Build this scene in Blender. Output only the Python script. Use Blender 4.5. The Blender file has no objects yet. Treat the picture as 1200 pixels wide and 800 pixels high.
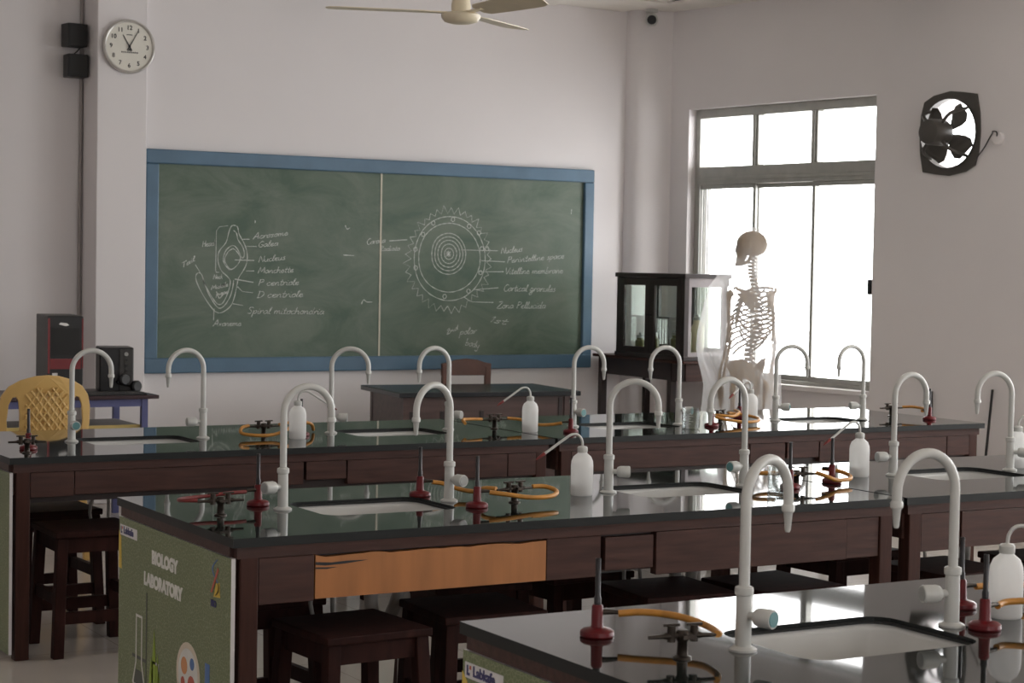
import bpy, bmesh, math, random
from mathutils import Vector, Matrix
random.seed(7)
SC = bpy.context.scene
COL = SC.collection
PI = math.pi

# ------------------------------------------------------------------ camera, world, windows' daylight, exposure
cam_d = bpy.data.cameras.new('camera')
cam_d.sensor_width = 36.0
cam_d.lens = 66.0
cam_d.clip_start = 0.05
cam_d.dof.use_dof = True
cam_d.dof.focus_distance = 6.3
cam_d.dof.aperture_fstop = 11.0
cam = bpy.data.objects.new('camera', cam_d)
COL.objects.link(cam)
cam.matrix_world = Matrix(((0.865416, 0.004783, -0.501031, 0.0),
                           (-0.500734, 0.043943, -0.864485, 0.0),
                           (0.017883, 0.999023, 0.040424, 1.55),
                           (0, 0, 0, 1)))
SC.camera = cam
world = bpy.data.worlds.new('overcast_sky')
SC.world = world
world.use_nodes = True
bg = world.node_tree.nodes['Background']
bg.inputs['Color'].default_value = (1.0, 1.0, 1.0, 1)
bg.inputs['Strength'].default_value = 8.0
SC.view_settings.view_transform = 'Standard'
SC.view_settings.look = 'None'
SC.view_settings.exposure = 0.0
SC.view_settings.gamma = 1.0
SC.view_settings.use_curve_mapping = False
SC.cycles.max_bounces = 12
SC.cycles.diffuse_bounces = 7
SC.cycles.glossy_bounces = 5
SC.cycles.transmission_bounces = 8
SC.cycles.transparent_max_bounces = 24
SC.cycles.caustics_reflective = False
SC.cycles.caustics_refractive = False
SC.cycles.sample_clamp_indirect = 6.0

# right wall frame: local x runs along the wall towards the camera, local y points outdoors
RW_ANG = math.atan2(-0.99194, 0.12671)
RW = Matrix.Translation((7.888, 11.55, 0)) @ Matrix.Rotation(RW_ANG, 4, 'Z')
WINDOWS = [(0.365, 2.15), (3.7, 6.3), (6.9, 9.5), (10.1, 12.7)]
WZ0, WZ1 = 0.765, 2.70
def wz1(a): return WZ1 if a < 1 else 3.05  # unseen right-wall windows are enlarged to let in more fill light
FANC = (2.765, 2.42)
for i, (a, b) in enumerate(WINDOWS):
    ld = bpy.data.lights.new('daylight_portal', 'AREA')
    ld.shape = 'RECTANGLE'; ld.size = b - a; ld.size_y = wz1(a) - WZ0
    ld.cycles.is_portal = True
    lo = bpy.data.objects.new('daylight_portal', ld); COL.objects.link(lo)
    lo.matrix_world = RW @ Matrix.Translation(((a + b) / 2, 0.25, (WZ0 + wz1(a)) / 2)) @ Matrix.Rotation(-PI / 2, 4, 'X')

BACK_FILL_WIN = [(0.6, 2.0), (4.0, 5.4)]      # unseen back-wall windows, added behind the camera as fill light
for a, b in BACK_FILL_WIN:
    ld = bpy.data.lights.new('daylight_portal', 'AREA'); ld.shape = 'RECTANGLE'; ld.size = b - a; ld.size_y = 1.5
    ld.cycles.is_portal = True
    lo = bpy.data.objects.new('daylight_portal', ld); COL.objects.link(lo)
    lo.matrix_world = Matrix.Translation(((a + b) / 2, -3.78, 1.75)) @ Matrix.Rotation(PI / 2, 4, 'X')

# ------------------------------------------------------------------ helpers
class MB:
    def __init__(s): s.bm = bmesh.new()
    def _add(s, verts, faces, M=None):
        vs = [s.bm.verts.new((M @ Vector(v)) if M else v) for v in verts]
        for f in faces:
            try: s.bm.faces.new([vs[i] for i in f])
            except ValueError: pass
        return vs
    def box(s, x0, x1, y0, y1, z0, z1, M=None):
        v = [(x, y, z) for z in (z0, z1) for y in (y0, y1) for x in (x0, x1)]
        s._add(v, [(0, 2, 3, 1), (4, 5, 7, 6), (0, 1, 5, 4), (2, 6, 7, 3), (0, 4, 6, 2), (1, 3, 7, 5)], M); return s
    def bar(s, p, q, w, h, up=(0, 0, 1)):
        p, q = Vector(p), Vector(q); d = (q - p).normalized(); u = Vector(up)
        a = d.cross(u)
        if a.length < 1e-4: a = d.cross(Vector((1, 0, 0)))
        a.normalize(); b = a.cross(d).normalized()
        v = []
        for c in (p, q):
            for sx, sy in ((-1, -1), (1, -1), (1, 1), (-1, 1)): v.append(c + a * sx * w / 2 + b * sy * h / 2)
        s._add(v, [(3, 2, 1, 0), (4, 5, 6, 7), (0, 1, 5, 4), (1, 2, 6, 5), (2, 3, 7, 6), (3, 0, 4, 7)]); return s
    def tube(s, pts, r, seg=10, smooth=True, cap=True):
        pts = [Vector(p) for p in pts]
        n = len(pts); rs = r if isinstance(r, (list, tuple)) else [r] * n
        if smooth and n > 2:
            np_, nr = [], []
            for i in range(n - 1):
                p0, p1, p2, p3 = pts[max(i - 1, 0)], pts[i], pts[i + 1], pts[min(i + 2, n - 1)]
                for k in range(4):
                    t = k / 4
                    np_.append(0.5 * ((2 * p1) + (-p0 + p2) * t + (2 * p0 - 5 * p1 + 4 * p2 - p3) * t * t + (-p0 + 3 * p1 - 3 * p2 + p3) * t ** 3))
                    nr.append(rs[i] * (1 - t) + rs[i + 1] * t)
            np_.append(pts[-1]); nr.append(rs[-1]); pts, rs, n = np_, nr, len(np_)
        T = [(pts[min(i + 1, n - 1)] - pts[max(i - 1, 0)]).normalized() for i in range(n)]
        a = T[0].orthogonal().normalized(); rings = []
        for i in range(n):
            a = (a - T[i] * a.dot(T[i])).normalized(); b = T[i].cross(a)
            rings.append([s.bm.verts.new(pts[i] + (a * math.cos(2 * PI * k / seg) + b * math.sin(2 * PI * k / seg)) * rs[i]) for k in range(seg)])
        for i in range(n - 1):
            for k in range(seg):
                s.bm.faces.new((rings[i][k], rings[i][(k + 1) % seg], rings[i + 1][(k + 1) % seg], rings[i + 1][k]))
        if cap:
            s.bm.faces.new(rings[0][::-1]); s.bm.faces.new(rings[-1])
        return s
    def cyl(s, p, q, r, r2=None, seg=14): return s.tube([p, q], [r, r if r2 is None else r2], seg, False)
    def lathe(s, prof, seg=24, M=None):
        rings = []
        for r, z in prof:
            if r < 1e-6: v = Vector((0, 0, z)); rings.append([s.bm.verts.new(M @ v if M else v)])
            else:
                ring = []
                for k in range(seg):
                    v = Vector((r * math.cos(2 * PI * k / seg), r * math.sin(2 * PI * k / seg), z)); ring.append(s.bm.verts.new(M @ v if M else v))
                rings.append(ring)
        for A, B in zip(rings, rings[1:]):
            for k in range(seg):
                k2 = (k + 1) % seg
                if len(A) == 1 and len(B) == 1: continue
                if len(A) == 1: s.bm.faces.new((A[0], B[k2], B[k]))
                elif len(B) == 1: s.bm.faces.new((A[k], A[k2], B[0]))
                else: s.bm.faces.new((A[k], A[k2], B[k2], B[k]))
        return s
    def loft(s, rings, close=False, cap=True):
        R = [[s.bm.verts.new(p) for p in ring] for ring in rings]
        for A, B in zip(R, R[1:]):
            n = len(A)
            for k in range(n): s.bm.faces.new((A[k], A[(k + 1) % n], B[(k + 1) % n], B[k]))
        if cap: s.bm.faces.new(R[0][::-1]); s.bm.faces.new(R[-1])
        return s
    def poly(s, pts, depth, M=None):
        """prism: 2D outline in x,z extruded along +y by depth"""
        n = len(pts); v = [(x, 0, z) for x, z in pts] + [(x, depth, z) for x, z in pts]
        f = [tuple(range(n)), tuple(range(2 * n - 1, n - 1, -1))] + [(i, i + n, (i + 1) % n + n, (i + 1) % n) for i in range(n)]
        s._add(v, f, M); return s
    def plate(s, outer, holes, t, M=None):
        """flat outline with holes in x,y at z=0, thickened down by t"""
        es = []
        for loop in [outer] + holes:
            vs = [s.bm.verts.new((x, y, 0)) for x, y in loop]
            es += [s.bm.edges.new((vs[i], vs[(i + 1) % len(vs)])) for i in range(len(vs))]
        r = bmesh.ops.triangle_fill(s.bm, use_beauty=True, use_dissolve=False, edges=es)
        fs = [g for g in r['geom'] if isinstance(g, bmesh.types.BMFace)]
        e = bmesh.ops.extrude_face_region(s.bm, geom=fs)
        nv = [g for g in e['geom'] if isinstance(g, bmesh.types.BMVert)]
        bmesh.ops.translate(s.bm, verts=nv, vec=(0, 0, -t))
        if M: bmesh.ops.transform(s.bm, matrix=M, verts=list(s.bm.verts))
        return s
    def sphere(s, c, r, sx=1, sy=1, sz=1, u=16, v=10, M=None):
        m = Matrix.Translation(c) @ Matrix.Diagonal((r * sx, r * sy, r * sz, 1))
        if M: m = M @ m
        bmesh.ops.create_uvsphere(s.bm, u_segments=u, v_segments=v, radius=1, matrix=m); return s
    def mesh(s, name, smooth=None):
        bmesh.ops.recalc_face_normals(s.bm, faces=list(s.bm.faces))
        me = bpy.data.meshes.new(name); s.bm.to_mesh(me); s.bm.free()
        if smooth is not None:
            for p in me.polygons: p.use_smooth = True
            me.set_sharp_from_angle(angle=math.radians(smooth))
        return me

def obj(name, mb, mat, parent=None, smooth=None, bevel=0.0, label=None, M=None):
    me = mb if isinstance(mb, bpy.types.Mesh) else mb.mesh(name, smooth)
    if mat and not me.materials: me.materials.append(mat)
    o = bpy.data.objects.new(name, me); COL.objects.link(o)
    if parent: o.parent = parent
    if M: o.matrix_local = M
    if bevel:
        b = o.modifiers.new('bevel', 'BEVEL'); b.width = bevel; b.segments = 2; b.limit_method = 'ANGLE'
    if label: o['label'] = label
    return o
def tag(o, label, cat, group=None):
    o['label'] = label; o['category'] = cat
    if group: o['group'] = group
    return o
def thing(name, label, cat, loc=(0, 0, 0), rotz=0.0, group=None):
    o = bpy.data.objects.new(name, None); COL.objects.link(o)
    o.empty_display_size = 0.05
    o.location = loc; o.rotation_euler = (0, 0, rotz)
    return tag(o, label, cat, group)
def struct(name, mb, mat, parent=None, **k):
    o = obj(name, mb, mat, parent, **k)
    if parent is None: o['kind'] = 'structure'
    return o
def dup(root, label, loc, rotz=None):
    r = root.copy(); COL.objects.link(r); r.location = loc; r['label'] = label
    if rotz is not None: r.rotation_euler = (0, 0, rotz)
    for ch in list(root.children):
        c = ch.copy(); COL.objects.link(c); c.parent = r
        for g in list(ch.children):
            d = g.copy(); COL.objects.link(d); d.parent = c
    return r
def rrect(cx, cy, w, h, r, n=5):
    out = []
    for sx, sy, a0 in ((1, 1, 0), (-1, 1, 90), (-1, -1, 180), (1, -1, 270)):
        for k in range(n + 1):
            a = math.radians(a0 + 90 * k / n)
            out.append((cx + sx * (w / 2 - r) + r * math.cos(a), cy + sy * (h / 2 - r) + r * math.sin(a)))
    return out
def circle(cx, cy, r, n=28): return [(cx + r * math.cos(2 * PI * k / n), cy + r * math.sin(2 * PI * k / n)) for k in range(n)]
def text_mesh(txt, size, bold=0.0, depth=0.0006, align='LEFT', spacing=1.0):
    cu = bpy.data.curves.new('lettering', 'FONT'); cu.body = txt; cu.size = size; cu.offset = bold; cu.extrude = depth
    cu.align_x = align; cu.space_character = spacing; cu.resolution_u = 3
    o = bpy.data.objects.new('lettering', cu); COL.objects.link(o)
    dg = bpy.context.evaluated_depsgraph_get(); me = bpy.data.meshes.new_from_object(o.evaluated_get(dg))
    bpy.data.objects.remove(o); bpy.data.curves.remove(cu); return me

# ------------------------------------------------------------------ materials
def nodes(name):
    m = bpy.data.materials.new(name); m.use_nodes = True; nt = m.node_tree
    return m, nt, nt.nodes['Principled BSDF']
def pm(name, col, rough=0.5, metal=0.0, var=0.08, scale=12.0, bump=0.0, stretch=None, ior=1.5, spec=0.5):
    m, nt, p = nodes(name)
    p.inputs['Roughness'].default_value = rough; p.inputs['Metallic'].default_value = metal; p.inputs['IOR'].default_value = ior
    p.inputs['Specular IOR Level'].default_value = spec
    tc = nt.nodes.new('ShaderNodeTexCoord'); no = nt.nodes.new('ShaderNodeTexNoise'); no.inputs['Scale'].default_value = scale
    no.inputs['Detail'].default_value = 4
    if stretch:
        mp = nt.nodes.new('ShaderNodeMapping'); mp.inputs['Scale'].default_value = stretch
        nt.links.new(tc.outputs['Object'], mp.inputs['Vector']); nt.links.new(mp.outputs['Vector'], no.inputs['Vector'])
    else: nt.links.new(tc.outputs['Object'], no.inputs['Vector'])
    cr = nt.nodes.new('ShaderNodeValToRGB')
    cr.color_ramp.elements[0].position = 0.3; cr.color_ramp.elements[1].position = 0.7
    cr.color_ramp.elements[0].color = tuple(c * (1 - var) for c in col) + (1,)
    cr.color_ramp.elements[1].color = tuple(min(1, c * (1 + var)) for c in col) + (1,)
    nt.links.new(no.outputs['Fac'], cr.inputs['Fac']); nt.links.new(cr.outputs['Color'], p.inputs['Base Color'])
    if bump:
        b = nt.nodes.new('ShaderNodeBump'); b.inputs['Strength'].default_value = bump; b.inputs['Distance'].default_value = 0.01
        nt.links.new(no.outputs['Fac'], b.inputs['Height']); nt.links.new(b.outputs['Normal'], p.inputs['Normal'])
    return m
def translucent_mat(name, col, trans=0.45, clear=0.0, rough=0.3):
    m, nt, p = nodes(name)
    p.inputs['Base Color'].default_value = (*col, 1); p.inputs['Roughness'].default_value = rough
    t = nt.nodes.new('ShaderNodeBsdfTranslucent'); t.inputs['Color'].default_value = (*col, 1)
    mx = nt.nodes.new('ShaderNodeMixShader'); mx.inputs['Fac'].default_value = trans
    out = nt.nodes['Material Output']
    nt.links.new(p.outputs['BSDF'], mx.inputs[1]); nt.links.new(t.outputs['BSDF'], mx.inputs[2])
    last = mx
    if clear:
        tr = nt.nodes.new('ShaderNodeBsdfTransparent'); m2 = nt.nodes.new('ShaderNodeMixShader'); m2.inputs['Fac'].default_value = clear
        nt.links.new(mx.outputs[0], m2.inputs[1]); nt.links.new(tr.outputs[0], m2.inputs[2]); last = m2
    nt.links.new(last.outputs[0], out.inputs['Surface']); return m
def pane_mat(name, tint=(0.95, 0.98, 0.97), refl=0.10):
    m, nt, p = nodes(name); nt.nodes.remove(p)
    g = nt.nodes.new('ShaderNodeBsdfGlossy'); g.inputs['Roughness'].default_value = 0.02
    t = nt.nodes.new('ShaderNodeBsdfTransparent'); t.inputs['Color'].default_value = (*tint, 1)
    fr = nt.nodes.new('ShaderNodeLayerWeight'); fr.inputs['Blend'].default_value = 0.5
    pw = nt.nodes.new('ShaderNodeMath'); pw.operation = 'POWER'; pw.inputs[1].default_value = 5.0
    ad = nt.nodes.new('ShaderNodeMath'); ad.operation = 'MULTIPLY_ADD'; ad.inputs[1].default_value = 0.9; ad.inputs[2].default_value = 0.03 + refl; ad.use_clamp = True
    mx = nt.nodes.new('ShaderNodeMixShader')
    nt.links.new(fr.outputs['Facing'], pw.inputs[0]); nt.links.new(pw.outputs[0], ad.inputs[0]); nt.links.new(ad.outputs[0], mx.inputs['Fac'])
    nt.links.new(t.outputs[0], mx.inputs[1]); nt.links.new(g.outputs[0], mx.inputs[2])
    nt.links.new(mx.outputs[0], nt.nodes['Material Output'].inputs['Surface']); return m

WALL = pm('wall_paint', (0.79, 0.76, 0.765), 0.55, var=0.02, scale=1.2)
CEIL = pm('ceiling_tile', (0.82, 0.79, 0.74), 0.8, var=0.04, scale=6)
GRID = pm('ceiling_void', (0.06, 0.055, 0.05), 0.9)
BLUEFRAME = pm('blue_enamel', (0.085, 0.165, 0.25), 0.4, var=0.12, scale=5)
BLACK = pm('black_plastic', (0.014, 0.014, 0.015), 0.45)
DKGREY = pm('dark_grey_plastic', (0.05, 0.048, 0.046), 0.5)
REDPL = pm('red_plastic', (0.20, 0.012, 0.016), 0.35)
DKWOOD = pm('dark_stained_wood', (0.060, 0.027, 0.0215), 0.42, var=0.28, scale=9, bump=0.08, stretch=(0.6, 6, 6), spec=0.28)
DKWOODV = pm('dark_stained_wood_upright', (0.045, 0.016, 0.011), 0.45, var=0.28, scale=9, bump=0.08, stretch=(6, 6, 0.6), spec=0.22)
STOOLW = pm('stool_wood', (0.032, 0.011, 0.009), 0.6, var=0.3, scale=8, stretch=(4, 4, 1), spec=0.12)
RAWWOOD = pm('raw_plywood', (0.40, 0.16, 0.050), 0.55, var=0.16, scale=3.5, stretch=(4.5, 1, 0.6))
DESKW = pm('desk_laminate', (0.085, 0.05, 0.045), 0.35, var=0.25, scale=5, stretch=(0.7, 4, 6))
CABW = pm('cabinet_wood', (0.022, 0.012, 0.011), 0.4, var=0.2, scale=7)
CHAIRW = pm('chair_wood', (0.12, 0.055, 0.04), 0.4, var=0.25, scale=7)
WHITEPL = pm('white_powder_coat', (0.58, 0.585, 0.56), 0.32, var=0.03)
IVORY = pm('ivory_plastic', (0.62, 0.58, 0.47), 0.4, var=0.05)
TEAL = pm('teal_cap', (0.10, 0.25, 0.26), 0.4)
GREYCAP = pm('grey_cap', (0.36, 0.37, 0.36), 0.4)
CERAMIC = pm('white_ceramic', (0.68, 0.68, 0.665), 0.18, var=0.02)
RUBBER = pm('black_rubber', (0.012, 0.012, 0.012), 0.6)
BRASS = pm('blackened_brass', (0.045, 0.035, 0.028), 0.35, metal=0.75, var=0.3, scale=40)
STEEL = pm('dark_steel', (0.035, 0.033, 0.034), 0.3, metal=0.6)
REDBASE = pm('red_enamel', (0.13, 0.006, 0.009), 0.32, var=0.1, spec=0.3)
HOSE = pm('amber_rubber', (0.55, 0.245, 0.04), 0.4, var=0.15, scale=30)
REDHOSE = pm('red_rubber', (0.20, 0.02, 0.018), 0.4, var=0.15, scale=30)
BOTTLE = translucent_mat('milky_polythene', (0.97, 0.97, 0.96), 0.55, 0.12)
LIQUID = translucent_mat('cloudy_water', (0.90, 0.89, 0.88), 0.6, 0.15, 0.1)
FILM = translucent_mat('polythene_film', (0.97, 0.97, 0.97), 0.6, 0.67, 0.2)
BONE = translucent_mat('bone_plastic', (0.36, 0.225, 0.075), 0.35, 0.0, 0.5)
ALU = pm('window_aluminium', (0.42, 0.42, 0.39), 0.42, metal=0.35)
GLASS = pane_mat('window_glass', (1, 1, 1), 0.0)
CABGLASS = pane_mat('cabinet_glass', (0.93, 0.96, 0.94), 0.02)
LABGLASS = pane_mat('beaker_glass', (0.93, 0.95, 0.95), 0.12)
CREAM = pm('cream_enamel', (0.80, 0.71, 0.53), 0.35, var=0.04)
PVC = pm('grey_pvc', (0.42, 0.40, 0.38), 0.45)
BLUEMETAL = pm('blue_metal_tube', (0.10, 0.11, 0.26), 0.4)
YELLOW = pm('yellow_plastic', (0.66, 0.43, 0.15), 0.38, var=0.05, scale=5)
YEDGE = pm('yellow_edge_band', (0.62, 0.47, 0.16), 0.5)
LAMIN = pm('grey_laminate', (0.33, 0.31, 0.29), 0.5)
CHALK = pm('chalk', (0.60, 0.63, 0.59), 0.95, var=0.25, scale=90)
INK = pm('black_ink', (0.02, 0.02, 0.022), 0.6)
CLOCKF = pm('clock_dial', (0.80, 0.78, 0.70), 0.5, var=0.02)
SILVER = pm('satin_silver', (0.62, 0.60, 0.57), 0.3, metal=0.5)
WHITEINK = pm('white_ink', (0.78, 0.78, 0.74), 0.6)
PEDGE = pm('white_foam_board', (0.72, 0.71, 0.72), 0.6)
IRON = pm('cast_iron_grey', (0.075, 0.068, 0.06), 0.5)
def granite():
    m, nt, p = nodes('black_granite')
    tc = nt.nodes.new('ShaderNodeTexCoord'); v = nt.nodes.new('ShaderNodeTexVoronoi'); v.inputs['Scale'].default_value = 260
    n = nt.nodes.new('ShaderNodeTexNoise'); n.inputs['Scale'].default_value = 60
    cr = nt.nodes.new('ShaderNodeValToRGB')
    cr.color_ramp.elements[0].color = (0.028, 0.036, 0.034, 1); cr.color_ramp.elements[1].color = (0.008, 0.012, 0.011, 1)
    cr.color_ramp.elements[1].position = 0.4
    nt.links.new(tc.outputs['Object'], v.inputs['Vector']); nt.links.new(tc.outputs['Object'], n.inputs['Vector'])
    nt.links.new(v.outputs['Distance'], cr.inputs['Fac']); nt.links.new(cr.outputs['Color'], p.inputs['Base Color'])
    p.inputs['Roughness'].default_value = 0.035; p.inputs['IOR'].default_value = 1.75
    return m
GRANITE = granite()
GRANEDGE = pm('sawn_granite_edge', (0.010, 0.012, 0.012), 0.45, spec=0.3)
def floor_mat():
    m, nt, p = nodes('vitrified_tile')
    tc = nt.nodes.new('ShaderNodeTexCoord'); b = nt.nodes.new('ShaderNodeTexBrick')
    b.offset = 0; b.inputs['Scale'].default_value = 1.0; b.inputs['Brick Width'].default_value = 0.6; b.inputs['Row Height'].default_value = 0.6
    b.inputs['Mortar Size'].default_value = 0.002
    b.inputs['Color1'].default_value = (0.57, 0.52, 0.475, 1); b.inputs['Color2'].default_value = (0.545, 0.50, 0.455, 1); b.inputs['Mortar'].default_value = (0.34, 0.31, 0.28, 1)
    nt.links.new(tc.outputs['Object'], b.inputs['Vector']); nt.links.new(b.outputs['Color'], p.inputs['Base Color'])
    p.inputs['Roughness'].default_value = 0.16; return m
FLOOR = floor_mat()
def board_mat():
    m, nt, p = nodes('chalkboard_green')
    tc = nt.nodes.new('ShaderNodeTexCoord')
    mp = nt.nodes.new('ShaderNodeMapping'); mp.inputs['Scale'].default_value = (0.9, 1, 1.6); mp.inputs['Rotation'].default_value = (0, 0.4, 0)
    n = nt.nodes.new('ShaderNodeTexNoise'); n.inputs['Scale'].default_value = 2.2; n.inputs['Detail'].default_value = 7; n.inputs['Roughness'].default_value = 0.65; n.inputs['Distortion'].default_value = 0.6
    cr = nt.nodes.new('ShaderNodeValToRGB')
    cr.color_ramp.elements[0].color = (0.062, 0.110, 0.072, 1); cr.color_ramp.elements[0].position = 0.36
    cr.color_ramp.elements[1].color = (0.19, 0.225, 0.18, 1); cr.color_ramp.elements[1].position = 0.78
    nt.links.new(tc.outputs['Object'], mp.inputs['Vector']); nt.links.new(mp.outputs['Vector'], n.inputs['Vector'])
    nt.links.new(n.outputs['Fac'], cr.inputs['Fac']); nt.links.new(cr.outputs['Color'], p.inputs['Base Color'])
    p.inputs['Roughness'].default_value = 0.5; return m
BOARD = board_mat()
def poster_mat():
    m, nt, p = nodes('green_poster_print')
    tc = nt.nodes.new('ShaderNodeTexCoord')
    v = nt.nodes.new('ShaderNodeTexVoronoi'); v.inputs['Scale'].default_value = 85; v.feature = 'DISTANCE_TO_EDGE'
    cr = nt.nodes.new('ShaderNodeValToRGB')
    cr.color_ramp.elements[0].color = (0.28, 0.31, 0.19, 1); cr.color_ramp.elements[0].position = 0.02
    cr.color_ramp.elements[1].color = (0.165, 0.20, 0.095, 1); cr.color_ramp.elements[1].position = 0.10
    nt.links.new(tc.outputs['Object'], v.inputs['Vector']); nt.links.new(v.outputs['Distance'], cr.inputs['Fac'])
    nt.links.new(cr.outputs['Color'], p.inputs['Base Color']); p.inputs['Roughness'].default_value = 0.45; return m
POSTER = poster_mat()
def flat(name, c): return pm(name, c, 0.5, var=0.02)
P_GREEN = flat('leaf_print', (0.30, 0.42, 0.04)); P_CREAM = flat('cream_print', (0.72, 0.64, 0.52)); P_BLUE = flat('blue_print', (0.10, 0.20, 0.45))
P_GREY = flat('grey_print', (0.09, 0.10, 0.085)); P_RED = flat('red_print', (0.55, 0.12, 0.08)); P_YEL = flat('yellow_print', (0.70, 0.50, 0.08)); P_NAVY = flat('navy_print', (0.05, 0.05, 0.16))
P_ORANGE = flat('orange_print', (0.70, 0.32, 0.14))

# ------------------------------------------------------------------ the room
CZ = 3.42
mb = MB(); mb.box(-2.4, 10.3, -3.7, 12.1, -0.1, 0.0); struct('floor', mb, FLOOR)
mb = MB(); mb.box(-2.4, 10.3, -3.7, 12.1, CZ + 0.03, CZ + 0.13); ceil = struct('ceiling', mb, GRID)
tile_me = MB().box(-0.295, 0.295, -0.295, 0.295, 0, 0.018).mesh('ceiling_panel'); tile_me.materials.append(CEIL)
for i in range(-4, 21):
    for j in range(-6, 20):
        x, y = 7.30 - 0.6 * (8 - i), 11.30 - 0.6 * (19 - j)
        if x > 9.6 or x < -2.3 or y < -3.6: continue
        near = (x > 5.2 and y > 9.0)
        if not near: continue
        o = obj('ceiling_panel', tile_me, None, ceil)
        o.location = (x, y, CZ + (random.uniform(-0.010, 0.006)))
        o.rotation_euler = (random.uniform(-0.022, 0.022), random.uniform(-0.022, 0.022), 0)
mb = MB()
mb.box(-2.3, 5.0, -3.6, 11.75, CZ, CZ + 0.02); mb.box(5.0, 10.2, -3.6, 8.9, CZ, CZ + 0.02)
o = obj('ceiling_panel_field', mb, CEIL, ceil)
mb = MB(); mb.box(3.68, 8.4, 11.56, 11.8, 0, CZ + 0.05); mb.box(-2.4, 3.68, 11.80, 12.0, 0, CZ + 0.05)
struct('wall_front', mb, WALL)
mb = MB(); mb.box(3.64, 3.964, 11.50, 11.795, 0, CZ + 0.02); struct('trim_1', mb, WALL, bevel=0.006)
mb = MB(); mb.loft([[(7.625, 11.57, z), (7.63, 11.515, z), (7.645, 11.48, z), (7.675, 11.45, z), (7.72, 11.43, z), (7.92, 11.375, z), (8.05, 11.375, z), (8.05, 11.57, z)] for z in (0, CZ + 0.03)])
struct('trim_2', mb, WALL, smooth=40)
mb = MB(); mb.box(-2.6, -2.2, -3.7, 12.0, 0, CZ + 0.05); struct('wall_left', mb, WALL)

# right wall with its window openings and the round fan hole (built in x,z then stood up)
STAND = Matrix(((1, 0, 0, 0), (0, 0, -1, 0), (0, 1, 0, 0), (0, 0, 0, 1)))   # plate x,y -> x,z ; thickness -> +y
mb = MB()
mb.plate([(-0.3, 0), (15.9, 0), (15.9, CZ + 0.05), (-0.3, CZ + 0.05)],
         [[(a, WZ0), (b, WZ0), (b, wz1(a)), (a, wz1(a))] for a, b in WINDOWS] + [circle(FANC[0], FANC[1], 0.222, 36)], 0.22, STAND)
o = struct('wall_right', mb, WALL); o.matrix_world = RW
mb = MB(); mb.plate([(-2.4, 0), (10.3, 0), (10.3, CZ + 0.05), (-2.4, CZ + 0.05)], [[(a, 1.0), (b, 1.0), (b, 2.5), (a, 2.5)] for a, b in BACK_FILL_WIN], 0.22, Matrix.Translation((0, -3.72, 0)) @ STAND)
struct('wall_back', mb, WALL)
mb = MB(); mb.box(-2.2, 3.64, 11.785, 11.80, 0, 0.1); mb.box(3.972, 7.62, 11.545, 11.56, 0, 0.1); struct('baseboard_front', mb, LAMIN)

def window(n, a, b):
    w = bpy.data.objects.new('window_%d' % n, None); COL.objects.link(w); w['kind'] = 'structure'; w.matrix_world = RW
    w['label'] = 'tall aluminium window with three upper lights above three sliding sashes' if n == 1 else 'unseen tall aluminium window further along the right wall, enlarged for fill light'
    WZ1 = wz1(a)
    y0, y1 = 0.07, 0.13; f = 0.045; zt0, zt1 = 2.155, 2.285
    mb = MB()
    mb.box(a, a + f, y0, y1, WZ0, WZ1); mb.box(b - f, b, y0, y1, WZ0, WZ1); mb.box(a + f, b - f, y0, y1, WZ1 - f - 0.02, WZ1); mb.box(a + f, b - f, y0, y1, WZ0, WZ0 + 0.03)
    obj('frame', mb, ALU, w, bevel=0.004)
    mb = MB(); mb.box(a + f, b - f, y0 - 0.01, y1, zt0, zt1); mb.box(a + f, b - f, y0 - 0.02, y0 - 0.01, zt0 + 0.03, zt0 + 0.055); obj('transom', mb, ALU, w, bevel=0.004)
    W = (b - a - 2 * f) / 3
    for k in (1, 2):
        mb = MB(); x = a + f + W * k; mb.box(x - 0.03, x + 0.03, y0, y1, zt1, WZ1 - f - 0.02); mb.box(x - 0.012, x + 0.012, y0 - 0.012, y0, zt1, WZ1 - f - 0.02); obj('mullion', mb, ALU, w, bevel=0.003)
    mb = MB()
    for q in range(3): mb.box(a + f + 0.012 + 0.024 * q, a + f + 0.022 + 0.024 * q, y0 - 0.012 + 0.022 * q, y0 + 0.016 + 0.022 * q, WZ0 + 0.03, zt0)
    obj('sliding_track', mb, ALU, w)
    for k in range(3):
        x0 = a + f + W * k; x1 = x0 + W
        mb = MB(); mb.box(x0 + 0.02, x1 - 0.02, 0.098, 0.102, zt1, WZ1 - f - 0.02); obj('pane', mb, GLASS, w)
        yy = 0.085 + 0.03 * (k % 2); e = 0.028
        mb = MB(); zb, zt = WZ0 + 0.03, zt0
        mb.box(x0 - 0.012, x0 - 0.012 + e, yy - 0.012, yy + 0.012, zb, zt); mb.box(x1 + 0.012 - e, x1 + 0.012, yy - 0.012, yy + 0.012, zb, zt)
        mb.box(x0, x1, yy - 0.012, yy + 0.012, zb, zb + 0.035); mb.box(x0, x1, yy - 0.012, yy + 0.012, zt - 0.03, zt)
        s = obj('sash', mb, ALU, w, bevel=0.003)
        mb = MB(); mb.box(x0 + 0.012, x1 - 0.012, yy - 0.002, yy + 0.002, zb + 0.03, zt - 0.02); obj('pane', mb, GLASS, s)
    mb = MB(); mb.box(b - f - 0.03, b - f - 0.01, 0.04, 0.07, 1.40, 1.50); obj('latch', mb, BLACK, w)
    mb = MB(); mb.box(a - 0.0, b + 0.0, -0.03, 0.07, WZ0 - 0.03, WZ0 + 0.004); obj('window_sill', mb, WALL, w, bevel=0.004)
for i, (a, b) in enumerate(WINDOWS): window(i + 1, a, b)
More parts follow.
